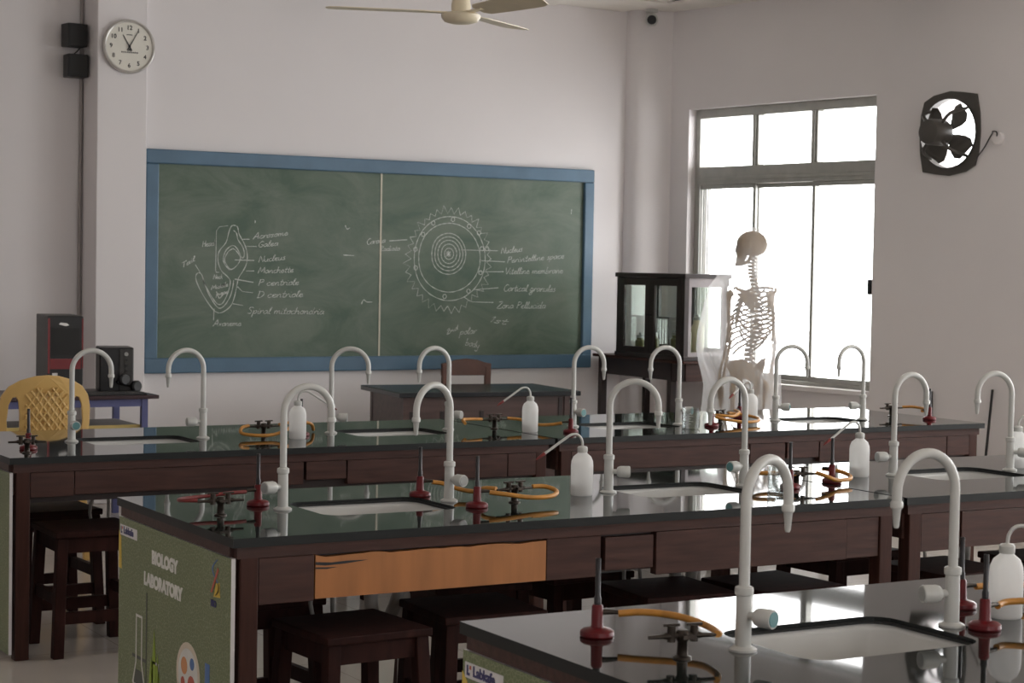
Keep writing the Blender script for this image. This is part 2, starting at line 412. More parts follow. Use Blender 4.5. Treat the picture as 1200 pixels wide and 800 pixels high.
for i, (a, b) in enumerate(BACK_FILL_WIN):
    w = bpy.data.objects.new('window_%d' % (i + 5), None); COL.objects.link(w); w['kind'] = 'structure'; w.location = (a, -3.62, 1.0); w['label'] = 'unseen aluminium window added in the back wall for fill light'
    mb = MB(); W = b - a
    mb.box(0, 0.05, -0.03, 0.03, 0, 1.5); mb.box(W - 0.05, W, -0.03, 0.03, 0, 1.5); mb.box(0.05, W - 0.05, -0.03, 0.03, 0, 0.05); mb.box(0.05, W - 0.05, -0.03, 0.03, 1.45, 1.5); mb.box(W / 2 - 0.03, W / 2 + 0.03, -0.03, 0.03, 0.05, 1.45); obj('frame', mb, ALU, w)
    for x0, x1 in ((0.05, W / 2 - 0.03), (W / 2 + 0.03, W - 0.05)):
        mb = MB(); mb.box(x0, x1, -0.002, 0.002, 0.05, 1.45); obj('pane', mb, GLASS, w)

# ------------------------------------------------------------------ lab benches
BZ = 0.785           # top of the granite
SLAB = 0.026
SINK_W, SINK_D = 0.46, 0.34
def poster_parts(root, x, y0, y1, z1):
    """printed foam board on the bench end; readable from the -x side"""
    ph = 0.70
    mb = MB(); mb.box(x - 0.012, x, y0, y1, z1 - ph, z1); pn = obj('end_panel', mb, PEDGE, root, label='white foam board printed green')
    mb = MB(); mb.box(x - 0.0135, x - 0.012, y0 + 0.001, y1 - 0.001, z1 - ph, z1); pr = obj('print', mb, POSTER, pn, label='green patterned poster print')
    xf = x - 0.0140
    # frame: u runs to the viewer's right (-y), v up
    Y0 = y1
    def put(name, me, mat, u, v, lbl=None, lay=0):
        o = obj(name, me, mat, pn, label=lbl)
        o.matrix_local = Matrix.Translation((xf - lay * 0.0006, Y0 - u, v)) @ Matrix(((0, 0, -1, 0), (-1, 0, 0, 0), (0, 1, 0, 0), (0, 0, 0, 1)))
        return o
    def shape(pts): return MB().plate(pts, [], 0.0005).mesh('shape')
    put('lettering', text_mesh('BIOLOGY', 0.053, 0.0032, align='LEFT', spacing=0.98), WHITEINK, 0.315, 0.620, 'white lettering BIOLOGY')
    put('lettering', text_mesh('LABORATORY', 0.053, 0.0032, align='LEFT', spacing=0.98), WHITEINK, 0.245, 0.545, 'white lettering LABORATORY')
    put('logo_plate', shape([(0, 0), (0.165, 0), (0.165, 0.034), (0, 0.034)]), PEDGE, 0.012, 0.668, 'white name plate', 1)
    put('logo_text', text_mesh('Labkafe', 0.031, 0.0010), P_NAVY, 0.048, 0.676, 'navy lettering Labkafe', 2)
    put('logo_mark', shape([(0, 0), (0.014, 0), (0.014, 0.006), (0.007, 0.006), (0.007, 0.022), (0, 0.022)]), P_NAVY, 0.020, 0.674, None, 2)
    put('logo_mark', shape([(0, 0.0), (0.008, 0), (0.008, 0.008), (0, 0.008)]), P_RED, 0.032, 0.688, None, 2)
    put('yellow_band', shape([(0, 0), (0.030, 0), (0.022, 0.10), (0, 0.12)]), P_YEL, 0.0, 0.56, None, 1)
    # helix emblem near the right edge
    for a, b, mat in ((0.0, 0.085, P_BLUE), (0.022, 0.060, P_RED), (0.045, 0.03, P_YEL)):
        pass
    h1 = [(0.022 + 0.026 * math.sin(t * 0.75), t * 0.0115) for t in range(10)]
    put('emblem', shape([(u - 0.004, v) for u, v in h1] + [(u + 0.004, v) for u, v in h1[::-1]]), P_BLUE, 0.830, 0.605, 'blue helix emblem', 1)
    put('emblem', shape([(0.0, 0.0), (0.012, 0.0), (0.062, 0.070), (0.054, 0.078)]), P_RED, 0.815, 0.610, None, 2)
    put('emblem', shape([(0.0, 0.0), (0.050, 0.004), (0.044, 0.046), (0.018, 0.040)]), P_YEL, 0.838, 0.600, None, 1)
    put('emblem', text_mesh('BIO', 0.026, 0.001), P_NAVY, 0.818, 0.572, None, 2)
    # illustrations below the title
    put('illustration', shape([(0, 0), (0.008, 0), (0.008, 0.43), (0, 0.43)]), P_GREY, 0.268, 0.09, 'grey retort stand', 1)
    put('illustration', shape([(0, 0), (0.16, 0), (0.16, 0.014), (0, 0.014)]), P_GREY, 0.19, 0.08, None, 1)
    put('illustration', shape([(0, 0), (0.13, 0), (0.13, 0.010), (0, 0.010)]), P_GREY, 0.14, 0.30, None, 1)
    fl = [(0.03, 0.23), (0.03, 0.08), (0.0, 0.01), (0.01, 0.0), (0.11, 0.0), (0.12, 0.01), (0.09, 0.08), (0.09, 0.23)]
    fi = [(0.082, 0.222), (0.082, 0.082), (0.107, 0.016), (0.104, 0.010), (0.016, 0.010), (0.013, 0.016), (0.038, 0.082), (0.038, 0.222)]
    put('illustration', MB().plate(fl, [fi], 0.0005).mesh('shape'), WHITEINK, 0.145, 0.21, 'white outlined flask', 2)
    put('illustration', shape([(0.014, 0), (0.104, 0), (0.09, 0.05), (0.03, 0.05)]), P_GREY, 0.145, 0.215, None, 1)
    put('illustration', MB().plate(fl, [fi], 0.0005).mesh('shape'), WHITEINK, 0.30, 0.09, None, 2)
    for u, v, h, w in ((0.345, 0.16, 0.26, 0.022), (0.318, 0.16, 0.17, 0.02), (0.378, 0.16, 0.19, 0.022), (0.40, 0.12, 0.13, 0.02)):
        put('illustration', shape([(0, 0), (w, h * 0.45), (0, h), (-w, h * 0.45)]), P_GREEN, u, v, None, 2)
    put('illustration', shape(circle(0, 0, 0.098, 28)), P_CREAM, 0.640, 0.335, 'cream petri dish', 1)
    put('illustration', shape(circle(0, 0, 0.080, 24)), WHITEINK, 0.640, 0.335, None, 2)
    for u, v, r, mt in ((0.61, 0.36, 0.026, P_ORANGE), (0.67, 0.31, 0.030, P_RED), (0.63, 0.29, 0.020, P_YEL), (0.675, 0.375, 0.018, P_BLUE), (0.60, 0.31, 0.016, P_RED)):
        put('illustration', shape(circle(0, 0, r, 14)), mt, u, v, None, 3)
    put('illustration', shape([(0.012, 0.24), (0.012, 0.17), (0.0, 0.14), (0.0, 0.0), (0.06, 0.0), (0.06, 0.14), (0.048, 0.17), (0.048, 0.24)]), P_BLUE, 0.765, 0.16, 'blue bottle', 1)

def bench(x0, x1, y0, y1, sinks, label, poster=True, raw=False, style=0):
    ox, oy = x0, y0
    t = thing('lab_bench', label, 'lab bench', (ox, oy, 0), 0, 'lab benches')
    W, D = x1 - x0, y1 - y0
    mb = MB()
    mb.plate([(0, 0), (W, 0), (W, D), (0, D)], [rrect(sx - ox, sy - oy, SINK_W, SINK_D, 0.06) for sx, sy in sinks], SLAB, Matrix.Translation((0, 0, BZ)))
    me = mb.mesh('worktop'); me.materials.append(GRANITE); me.materials.append(GRANEDGE)
    for p in me.polygons:
        if abs(p.normal.z) < 0.5: p.material_index = 1
    obj('worktop', me, None, t, label='polished black granite worktop')
    zt = BZ - SLAB
    mb = MB(); mb.box(0.02, W - 0.02, 0.018, 0.045, zt - 0.034, zt); obj('front_rail', mb, DKWOOD, t)
    mb = MB(); mb.box(0.02, W - 0.02, D - 0.045, D - 0.018, zt - 0.12, zt); obj('back_rail', mb, DKWOOD, t)
    for x in (0.02, W - 0.045):
        mb = MB(); mb.box(x - (0.012 if x < 0.1 else 0), x + 0.025, 0.046, D - 0.018, zt - 0.031, zt); mb.box(x, x + 0.025, 0.046, D - 0.046, zt - 0.12, zt - 0.031); obj('side_rail', mb, DKWOOD, t)
    xs = [0.03, W - 0.085]
    for x in xs:
        for y in (0.02, D - 0.075):
            mb = MB(); mb.box(x, x + 0.055, y, y + 0.055, 0, zt); obj('leg', mb, DKWOODV, t, bevel=0.004)
    mb = MB(); mb.box(0.085, W - 0.085, 0.05, 0.065, zt - 0.155, zt - 0.034); obj('backing_board', mb, CABW, t)
    # drawer fronts along the front, each its own piece; fractions of the length of the front
    fr = [(0.085, 0.255, 0.592), (0.257, 1.016, 0.597), (1.020, 1.217, 0.595), (1.228, 1.410, 0.612), (1.415, 2.185, 0.588), (2.188, 2.330, 0.589)]
    k = (W - 0.17) / 2.245
    for i, (a, b, zb) in enumerate(fr):
        a, b = 0.085 + (a - 0.085) * k, 0.085 + (b - 0.085) * k
        if style == 1: zb += 0.035
        if raw and i == 1:
            top = [(a, 0.722)]; n = 26
            for q in range(1, n): 
                xx = a + (b - a) * q / n
                top.append((xx, 0.722 - 0.003 - 0.004 * abs(math.sin(q * 0.35)) - 0.003 * math.sin(q * 0.8 + 1) + (0.004 if 5 < q % 9 < 8 else 0)))
            top.append((b, 0.719))
            mb = MB(); mb.poly([(a, zb), (b, zb)] + top[::-1], 0.028, Matrix.Translation((0, 0.022, 0)))
            dr = obj('drawer_front', mb, RAWWOOD, t, label='bare orange plywood drawer front, its veneer torn off')
            mb = MB(); c = 0.694
            mb.poly([(a, c), (a + 0.03, c - 0.004), (a + 0.09, c - 0.002), (a + 0.15, c + 0.003), (a + 0.165, c + 0.005), (a + 0.10, c + 0.006), (a + 0.05, c + 0.004), (a, c + 0.008)], 0.001, Matrix.Translation((0, 0.0212, 0)))
            mb.poly([(a, c - 0.012), (a + 0.035, c - 0.014), (a + 0.07, c - 0.010), (a + 0.035, c - 0.009), (a, c - 0.007)], 0.001, Matrix.Translation((0, 0.0212, 0)))
            obj('crack', mb, INK, dr)
            continue
        mb = MB(); mb.box(a + 0.001, b - (0.002 if style == 0 else 0.0005), 0.018 + (0.004 * ((i * 2 + 1) % 3) if style == 0 else 0.002), 0.05, zb, zt - (0.036 if i not in (3,) or style == 1 else 0.044))
        obj('drawer_front', mb, DKWOOD, t, bevel=0.002)
    if poster: poster_parts(t, 0.020, 0.03, D - 0.005, 0.725)
    return t
MID_A = [(2.585, 5.32), (3.755, 5.32)]; MID_B = [(5.08, 5.34), (6.25, 5.34)]
FAR_A = [(2.605, 7.63), (3.80, 7.63)]; FAR_B = [(5.04, 7.58), (6.20, 7.54)]
NEAR_A = [(2.58, 3.02), (3.75, 3.02)]
bench(1.92, 4.345, 2.51, 3.515, NEAR_A, 'nearest lab bench, granite top with a white sink in the lower right corner')
bench(1.92, 4.345, 4.822, 5.822, MID_A, 'middle lab bench with a biology laboratory poster and one bare orange drawer front', raw=True)
bench(4.36, 6.93, 4.822, 5.822, MID_B, 'right-hand bench of the middle row, cut by the right edge of the photo', poster=False)
bench(1.92, 4.345, 7.10, 8.20, FAR_A, 'farthest lab bench on the left, in front of the chalkboard', style=1)
bench(4.36, 6.93, 7.10, 8.20, FAR_B, 'farthest lab bench on the right, in front of the window', poster=False, style=1)

# ------------------------------------------------------------------ sinks
def make_sink(label, loc):
    t = thing('sink', label, 'sink', loc, 0, 'white ceramic sinks set in the benches')
    zs = [(-0.015, -0.002, 0.058), (-SLAB - 0.004, -0.003, 0.058), (-0.10, -0.008, 0.06), (-0.155, -0.025, 0.07), (-0.175, -0.06, 0.08), (-0.182, -0.14, 0.06)]
    rings = [[(x, y, z) for x, y in rrect(0, 0, SINK_W + 2 * g, SINK_D + 2 * g, r)] for z, g, r in zs]
    mb = MB(); R = [[mb.bm.verts.new(p) for p in ring] for ring in rings]
    for A, B in zip(R, R[1:]):
        n = len(A)
        for k in range(n): mb.bm.faces.new((A[k], A[(k + 1) % n], B[(k + 1) % n], B[k]))
    mb.bm.faces.new(R[-1])
    o = obj('basin', mb, CERAMIC, t, smooth=50)
    s = o.modifiers.new('thick', 'SOLIDIFY'); s.thickness = 0.0015; s.offset = 1.0
    mb = MB(); mb.plate(rrect(0, 0, SINK_W - 0.002, SINK_D - 0.002, 0.059), [rrect(0, 0, SINK_W - 0.012, SINK_D - 0.012, 0.055)], 0.006, Matrix.Translation((0, 0, -0.009)))
    obj('gasket', mb, RUBBER, t)
    mb = MB(); mb.lathe([(0, -0.178), (0.032, -0.178), (0.036, -0.182), (0, -0.183)], 18); obj('drain', mb, STEEL, t, smooth=40)
    mb = MB(); mb.tube([(0, 0, -0.19), (0, 0, -0.30), (0.02, 0.01, -0.36), (0.08, 0.05, -0.38), (0.13, 0.09, -0.34), (0.16, 0.12, -0.30), (0.2, 0.16, -0.36), (0.22, 0.2, -0.75)], 0.022, 10); obj('drain_pipe', mb, PVC, t, smooth=60)
    mb = MB(); mb.tube([(-0.16, 0.05, -0.20), (-0.20, 0.02, -0.30), (-0.17, -0.02, -0.42), (-0.12, 0.03, -0.36), (-0.10, 0.08, -0.25)], 0.007, 7); mb.cyl((-0.10, 0.08, -0.24), (-0.10, 0.08, -0.20), 0.012); obj('supply_hose', mb, PVC, t, smooth=60)
    return t
sk = None
for (x, y), lb in [(NEAR_A[0], 'white ceramic sink in the nearest bench, lower right of the photo'),
                   (NEAR_A[1], 'white ceramic sink of the nearest bench beyond the right edge'),
                   (MID_A[0], 'white ceramic sink at the left of the middle bench'), (MID_A[1], 'white ceramic sink on the middle bench right of the wash bottle'),
                   (MID_B[0], 'white ceramic sink of the middle row at the right edge'), (MID_B[1], 'white ceramic sink of the middle row outside the frame'),
                   (FAR_A[0], 'white ceramic sink of the far row before the yellow chair'), (FAR_A[1], 'white ceramic sink of the far row below the chalkboard divider'),
                   (FAR_B[0], 'white ceramic sink of the far row before the dark cabinet'), (FAR_B[1], 'white ceramic sink of the far row below the window')]:
    if x > 5.9 and y < 6 or (x > 3.5 and y < 4): continue
    loc = (x, y, BZ)
    sk = make_sink(lb, loc) if sk is None else dup(sk, lb, loc)

# ------------------------------------------------------------------ gooseneck taps
TAPG = 'white gooseneck laboratory taps'
tap_cache = {}
def make_tap(label, x, y, spout, knob, cap):
    t = thing('gooseneck_tap', label, 'tap', (x, y, BZ), math.radians(spout), TAPG)
    ka = math.radians(knob - spout); KM = Matrix.Rotation(ka, 4, 'Z')
    if not tap_cache:
        tap_cache['flange'] = MB().lathe([(0, 0), (0.028, 0), (0.0285, 0.004), (0.022, 0.008), (0.017, 0.010), (0, 0.010)], 24).mesh('flange', 40)
        tap_cache['lower_body'] = MB().lathe([(0, 0.008), (0.0165, 0.008), (0.0155, 0.112), (0.0185, 0.114), (0.0190, 0.121), (0.0185, 0.128), (0.0125, 0.131), (0, 0.131)], 24).mesh('lower_body', 40)
        r = 0.0825; zc = 0.297; pts = [(0, 0, 0.125), (0, 0, 0.2), (0, 0, zc - 0.02)]
        pts += [(r - r * math.cos(a), 0, zc + r * math.sin(a)) for a in [PI * k / 14 for k in range(15)]] + [(2 * r, 0, zc - 0.012), (2 * r, 0, zc - 0.022)]
        tap_cache['neck'] = MB().tube(pts, 0.0108, 14).mesh('neck', 60)
        tap_cache['nozzle'] = MB().lathe([(0, -0.062), (0.0045, -0.062), (0.0062, -0.058), (0.0095, -0.022), (0.0135, -0.018), (0.0138, -0.008), (0.0112, -0.004), (0, -0.004)], 16, Matrix.Translation((2 * r, 0, zc - 0.012))).mesh('nozzle', 40)
        tap_cache['stem'] = MB().cyl((0.012, 0, 0.072), (0.030, 0, 0.072), 0.0085).mesh('valve_stem', 40)
        M = Matrix.Translation((0.028, 0, 0.072)) @ Matrix.Rotation(PI / 2, 4, 'Y')
        tap_cache['knob'] = MB().lathe([(0, 0), (0.013, 0), (0.0170, 0.004), (0.0195, 0.012), (0.0200, 0.040), (0.0185, 0.044), (0, 0.044)], 18, M).mesh('handle', 40)
        tap_cache['cap'] = MB().lathe([(0, 0.0435), (0.0158, 0.0435), (0.0155, 0.0455), (0, 0.046)], 18, M).mesh('cap', 40)
        for n, m in tap_cache.items():
            if n != 'cap': m.materials.append(WHITEPL)
    obj('base_flange', tap_cache['flange'], None, t); obj('lower_body', tap_cache['lower_body'], None, t); obj('neck', tap_cache['neck'], None, t); obj('nozzle', tap_cache['nozzle'], None, t)
    obj('valve_stem', tap_cache['stem'], None, t, M=KM)
    h = obj('handle', tap_cache['knob'], None, t, M=KM)
    me = tap_cache['cap'].copy(); me.materials.clear(); me.materials.append(cap); obj('handle_cap', me, None, h, label='coloured disc on the handle')
TAPS = [
 ('leftmost white gooseneck tap on the far row, before the yellow chair', 2.325, 7.65, 357, -92, TEAL), ('second gooseneck tap from the left on the far row, spout left', 2.89, 7.62, 186, 178, GREYCAP),
 ('third gooseneck tap on the far row, spout right, left of the teacher desk', 3.51, 7.66, 340, -30, GREYCAP), ('fourth gooseneck tap on the far row, before the wooden chair', 4.10, 7.65, 186, -62, GREYCAP),
 ('fifth gooseneck tap on the far row, before the chalkboard lower right corner', 4.75, 7.60, 357, -78, TEAL), ('sixth gooseneck tap on the far row, before the dark cabinet', 5.315, 7.53, 177, -60, TEAL),
 ('seventh gooseneck tap on the far row, right of the skeleton', 5.94, 7.565, 342, -45, TEAL), ('rightmost gooseneck tap on the far row, at the window edge', 6.45, 7.49, 180, 165, GREYCAP),
 ('leftmost gooseneck tap on the middle bench, spout right over the sink', 2.287, 5.338, 3, -165, GREYCAP), ('second gooseneck tap on the middle bench, spout left', 2.864, 5.33, 201, -78, GREYCAP),
 ('third gooseneck tap on the middle bench, right of the wash bottle', 3.478, 5.33, 330, -30, GREYCAP), ('fourth gooseneck tap on the middle bench, before the skeleton', 4.035, 5.31, 186, 190, TEAL),
 ('gooseneck tap of the middle row left of the right-hand sink', 4.785, 5.375, 3, 172, GREYCAP), ('gooseneck tap of the middle row at the right edge of the photo', 5.36, 5.35, 174, -45, TEAL),
 ('large gooseneck tap at the left of the nearest sink', 2.291, 3.005, 21, -72, TEAL), ('large gooseneck tap at the right of the nearest sink, spout left', 2.866, 3.02, 180, 165, GREYCAP)]
for a in TAPS: make_tap(*a)

# ------------------------------------------------------------------ gas taps, burners, hoses
def make_gas_tap():
    t = thing('gas_tap', '', 'gas tap', (0, 0, BZ), 0, 'black gas taps on the benches')
    mb = MB(); mb.lathe([(0, 0), (0.019, 0), (0.019, 0.004), (0.011, 0.008), (0.010, 0.040), (0.013, 0.044), (0.014, 0.062), (0.010, 0.068), (0, 0.069)], 16); obj('column', mb, BRASS, t, smooth=40)
    for s in (-1, 1):
        mb = MB()
        mb.tube([(s * 0.008, 0, 0.055), (s * 0.03, 0, 0.054), (s * 0.034, 0, 0.054), (s * 0.042, 0, 0.053), (s * 0.072, 0, 0.052)], [0.008, 0.008, 0.009, 0.0055, 0.0045], 10, False)
        n = obj('hose_nozzle', mb, BRASS, t, smooth=50)
        mb = MB(); mb.cyl((s * 0.024, 0, 0.040), (s * 0.024, 0, 0.078), 0.0085); mb.bar((s * 0.024 - 0.016, 0.004, 0.079), (s * 0.024 + 0.016, -0.004, 0.081), 0.008, 0.006); obj('valve_lever', mb, BRASS, t, smooth=40)
    mb = MB(); mb.cyl((0, -0.008, 0.056), (0, -0.028, 0.056), 0.006); mb.bar((-0.012, -0.03, 0.056), (0.012, -0.03, 0.056), 0.005, 0.009); obj('valve_lever', mb, BRASS, t, smooth=40)
    for ch in t.children:
        for v in ch.data.vertices: v.co.z *= 0.84
    return t
gt = None
for lb, x, y, r in [('gas tap at the left corner of the far row', 2.03, 7.26, -8), ('gas tap on the far row between the second and third gooseneck taps', 3.17, 7.62, 0),
                    ('gas tap on the far row left of the wash bottle by the teacher desk', 4.33, 7.62, 5), ('gas tap on the far row before the skeleton', 5.56, 7.52, 20), ('gas tap at the right end of the far row', 6.75, 7.61, -5),
                    ('gas tap near the left end of the middle bench', 2.065, 5.29, -3), ('gas tap with amber hose in the middle of the middle bench', 3.045, 5.22, 8), ('gas tap of the middle bench before the window', 4.215, 5.24, -20),
                    ('gas tap on the nearest bench left of its sink', 2.135, 2.995, -12)]:
    if gt is None:
        gt = make_gas_tap(); gt['label'] = lb; gt.location = (x, y, BZ); gt.rotation_euler = (0, 0, math.radians(r))
    else: dup(gt, lb, (x, y, BZ), math.radians(r))
def make_burner():
    t = thing('bunsen_burner', '', 'burner', (0, 0, BZ), 0, 'red based bunsen burners')
    mb = MB(); mb.lathe([(0, 0), (0.034, 0), (0.036, 0.003), (0.035, 0.011), (0.030, 0.015), (0.014, 0.019), (0.0125, 0.024), (0.012, 0.062), (0.0095, 0.066), (0, 0.066)], 26); obj('base', mb, REDBASE, t, smooth=40)
    mb = MB(); mb.lathe([(0, 0.064), (0.0075, 0.064), (0.0078, 0.080), (0.0058, 0.084), (0.0058, 0.162), (0.0045, 0.162), (0.0045, 0.158), (0, 0.158)], 14); obj('barrel', mb, STEEL, t, smooth=40)
    mb = MB(); mb.tube([(0.010, 0, 0.050), (0.026, 0, 0.050), (0.044, 0, 0.049)], [0.0065, 0.0055, 0.0045], 10, False); obj('gas_inlet', mb, BRASS, t, smooth=50)
    return t
bb = None
BURN = [('burner with dark barrel behind the gas tap at the left corner of the far row', 2.075, 7.40, 90), ('red burner behind the wash bottle at the left of the far row', 3.34, 7.60, 170), ('red burner before the fifth gooseneck tap of the far row', 4.57, 7.33, 170), ('red burner before the skeleton, left of the amber hoses', 5.42, 7.40, 30),
        ('red burner behind the amber hoses before the skeleton', 5.83, 7.72, 200), ('red burner at the right end of the far row', 6.80, 7.37, 165),
        ('red burner at the left of the middle bench, beside the first gooseneck tap', 2.256, 5.462, 190), ('red burner behind the second gooseneck tap of the middle bench', 2.838, 5.485, -5),
        ('red burner before the second gooseneck tap of the middle bench', 2.876, 5.165, -2), ('dark barrelled burner beside the gas tap before the window', 4.155, 5.20, 30), ('red burner left of the wash bottle under the window', 4.41, 5.28, 100),
        ('red burner at the left of the nearest bench', 2.103, 3.255, -20), ('red burner behind the right tap of the nearest bench', 3.045, 3.18, 0), ('red burner at the right corner of the nearest sink', 2.91, 2.965, 10)]
for lb, x, y, r in BURN:
    if bb is None:
        bb = make_burner(); bb['label'] = lb; bb.location = (x, y, BZ); bb.rotation_euler = (0, 0, math.radians(r))
    else: dup(bb, lb, (x, y, BZ), math.radians(r))
def hose(label, pts, mat=HOSE, r=0.0075):
    mb = MB(); mb.tube([(x, y, BZ + 0.92 * z) for x, y, z in pts], r, 9)
    tag(obj('rubber_hose', mb, mat, smooth=60), label, 'hose', 'rubber gas hoses')
hose('amber hose from the nearest burner to its gas tap', [(2.145, 3.240, .050), (2.19, 3.215, .054), (2.235, 3.16, .052), (2.25, 3.08, .046), (2.225, 3.00, .046), (2.205, 2.975, .050)])
hose('dark red hose looping round the gas tap at the left of the middle bench', [(2.212, 5.454, .05), (2.15, 5.44, .05), (2.07, 5.43, .045), (1.99, 5.40, .045), (1.955, 5.35, .048), (1.965, 5.305, .052), (1.993, 5.294, .052)], REDHOSE, 0.006)
hose('amber hose from the rear burner to the middle gas tap', [(2.882, 5.481, .049), (2.92, 5.47, .042), (2.955, 5.41, .026), (2.965, 5.33, .03), (2.955, 5.26, .05), (2.972, 5.212, .053)])
hose('amber hose from the front burner curling round the middle gas tap', [(2.920, 5.163, .049), (2.97, 5.14, .042), (3.05, 5.12, .03), (3.13, 5.13, .03), (3.18, 5.18, .038), (3.165, 5.225, .05), (3.118, 5.230, .052)])
hose('amber hose between the burner and the gas tap before the window', [(4.193, 5.222, .05), (4.205, 5.28, .045), (4.17, 5.34, .04), (4.10, 5.33, .045), (4.08, 5.29, .05), (4.143, 5.268, .052)])
hose('amber hose reaching the burner left of the wash bottle under the window', [(4.283, 5.215, .052), (4.31, 5.19, .04), (4.36, 5.19, .022), (4.43, 5.205, .022), (4.465, 5.25, .03), (4.455, 5.30, .042), (4.402, 5.325, .05)])
hose('amber hose on the far row between the first two burners on the left', [(3.10, 7.62, .053), (3.06, 7.60, .045), (3.04, 7.55, .025), (3.09, 7.50, .018), (3.17, 7.50, .02), (3.25, 7.54, .04), (3.296, 7.608, .049)])
hose('amber hose on the far row running right past the left wash bottle', [(3.242, 7.62, .053), (3.29, 7.64, .058), (3.36, 7.67, .06), (3.43, 7.70, .045), (3.46, 7.74, .012)])
hose('amber hose left of the far gas tap by the teacher desk', [(4.258, 7.614, .052), (4.20, 7.60, .055), (4.14, 7.58, .055), (4.13, 7.54, .04)])
hose('amber hose behind the wash bottle to the burner at the fifth gooseneck tap', [(4.402, 7.626, .052), (4.46, 7.60, .045), (4.48, 7.50, .030), (4.49, 7.40, .036), (4.526, 7.338, .049)])
hose('upper amber hose before the skeleton', [(5.492, 7.495, .052), (5.52, 7.46, .05), (5.60, 7.46, .045), (5.70, 7.55, .055), (5.788, 7.705, .05)])
hose('lower amber hose before the skeleton', [(5.458, 7.422, .049), (5.50, 7.40, .035), (5.60, 7.38, .02), (5.70, 7.40, .02), (5.75, 7.47, .03), (5.70, 7.55, .045), (5.628, 7.545, .052)])
hose('straight amber hose at the right end of the far row', [(6.822, 7.604, .052), (6.86, 7.57, .055), (6.86, 7.48, .052), (6.81, 7.41, .05), (6.757, 7.381, .049)])
hose('amber hose beside the wash bottle on the nearest bench', [(2.954, 2.973, .049), (3.00, 2.99, .052), (3.06, 2.96, .055), (3.14, 2.93, .05), (3.25, 2.93, .03)])
hose('amber hose of the rear burner on the nearest bench', [(3.089, 3.18, .049), (3.14, 3.18, .049), (3.22, 3.19, .045), (3.30, 3.17, .03)])

# ------------------------------------------------------------------ wash bottles and beakers
def make_bottle():
    t = thing('wash_bottle', '', 'bottle', (0, 0, BZ), 0, 'milky plastic wash bottles')
    mb = MB(); mb.lathe([(0, 0.0), (0.034, 0.0), (0.037, 0.004), (0.0375, 0.10), (0.036, 0.115), (0.030, 0.130), (0.018, 0.140), (0.015, 0.144), (0.015, 0.148), (0, 0.148)], 28); obj('body', mb, BOTTLE, t, smooth=50)
    mb = MB(); mb.lathe([(0, 0.003), (0.0345, 0.003), (0.0350, 0.036), (0, 0.036)], 24); obj('liquid', mb, LIQUID, t, smooth=50)
    mb = MB(); mb.lathe([(0.0165, 0.144), (0.0175, 0.146), (0.0175, 0.160), (0.014, 0.164), (0.006, 0.166), (0, 0.166)], 20); obj('cap', mb, WHITEPL, t, smooth=40)
    mb = MB(); mb.tube([(0, 0, 0.160), (-0.003, 0, 0.185), (-0.018, 0, 0.203), (-0.042, 0, 0.204), (-0.068, 0, 0.190), (-0.11, 0, 0.163), (-0.145, 0, 0.141)], 0.0045, 9); s = obj('spout_tube', mb, WHITEPL, t, smooth=60)
    mb = MB(); mb.tube([(-0.141, 0, 0.1435), (-0.158, 0, 0.133), (-0.172, 0, 0.124)], [0.006, 0.005, 0.002], 9, False); obj('red_tip', mb, REDHOSE, s, smooth=60)
    return t
wb = None
for lb, x, y, r in [('milky wash bottle on the far row seen through the first middle tap', 3.265, 7.47, 168), ('milky wash bottle on the far row before the teacher desk', 4.41, 7.43, -2), ('milky wash bottle on the far row before the skeleton', 5.775, 7.56, 15),
                    ('milky wash bottle on the middle bench left of the third gooseneck tap', 3.355, 5.305, -5), ('milky wash bottle on the middle row before the window wall', 4.64, 5.40, 0), ('milky wash bottle behind the rightmost tap of the middle row', 5.47, 5.42, 150),
                    ('large milky wash bottle on the nearest bench at the right edge', 3.053, 3.048, 150)]:
    if wb is None:
        wb = make_bottle(); wb['label'] = lb; wb.location = (x, y, BZ); wb.rotation_euler = (0, 0, math.radians(r))
    else: dup(wb, lb, (x, y, BZ), math.radians(r))
def beaker(label, x, y, r, h):
    t = thing('glass_beaker', label, 'beaker', (x, y, BZ), 0, 'glass beakers')
    mb = MB(); mb.lathe([(0, 0.001), (r - 0.004, 0.001), (r, 0.006), (r, h - 0.004), (r + 0.003, h), (r + 0.001, h), (r - 0.002, h - 0.006), (r - 0.002, 0.008), (r - 0.005, 0.004), (0, 0.004)], 26); obj('body', mb, LABGLASS, t, smooth=50)
    mb = MB()
    for k in range(5): mb.box(r - 0.001, r + 0.0008, -0.010, 0.010 if k % 2 else 0.0, h * (0.25 + 0.12 * k), h * (0.25 + 0.12 * k) + 0.0015)
    o = obj('scale_marks', mb, WHITEINK, t); o.rotation_euler = (0, 0, math.radians(-125))
beaker('clear glass beaker on the far row right of the sixth gooseneck tap', 5.24, 7.32, 0.042, 0.10)
beaker('clear glass beaker on the middle bench beside the fourth gooseneck tap', 4.075, 5.17, 0.034, 0.085)

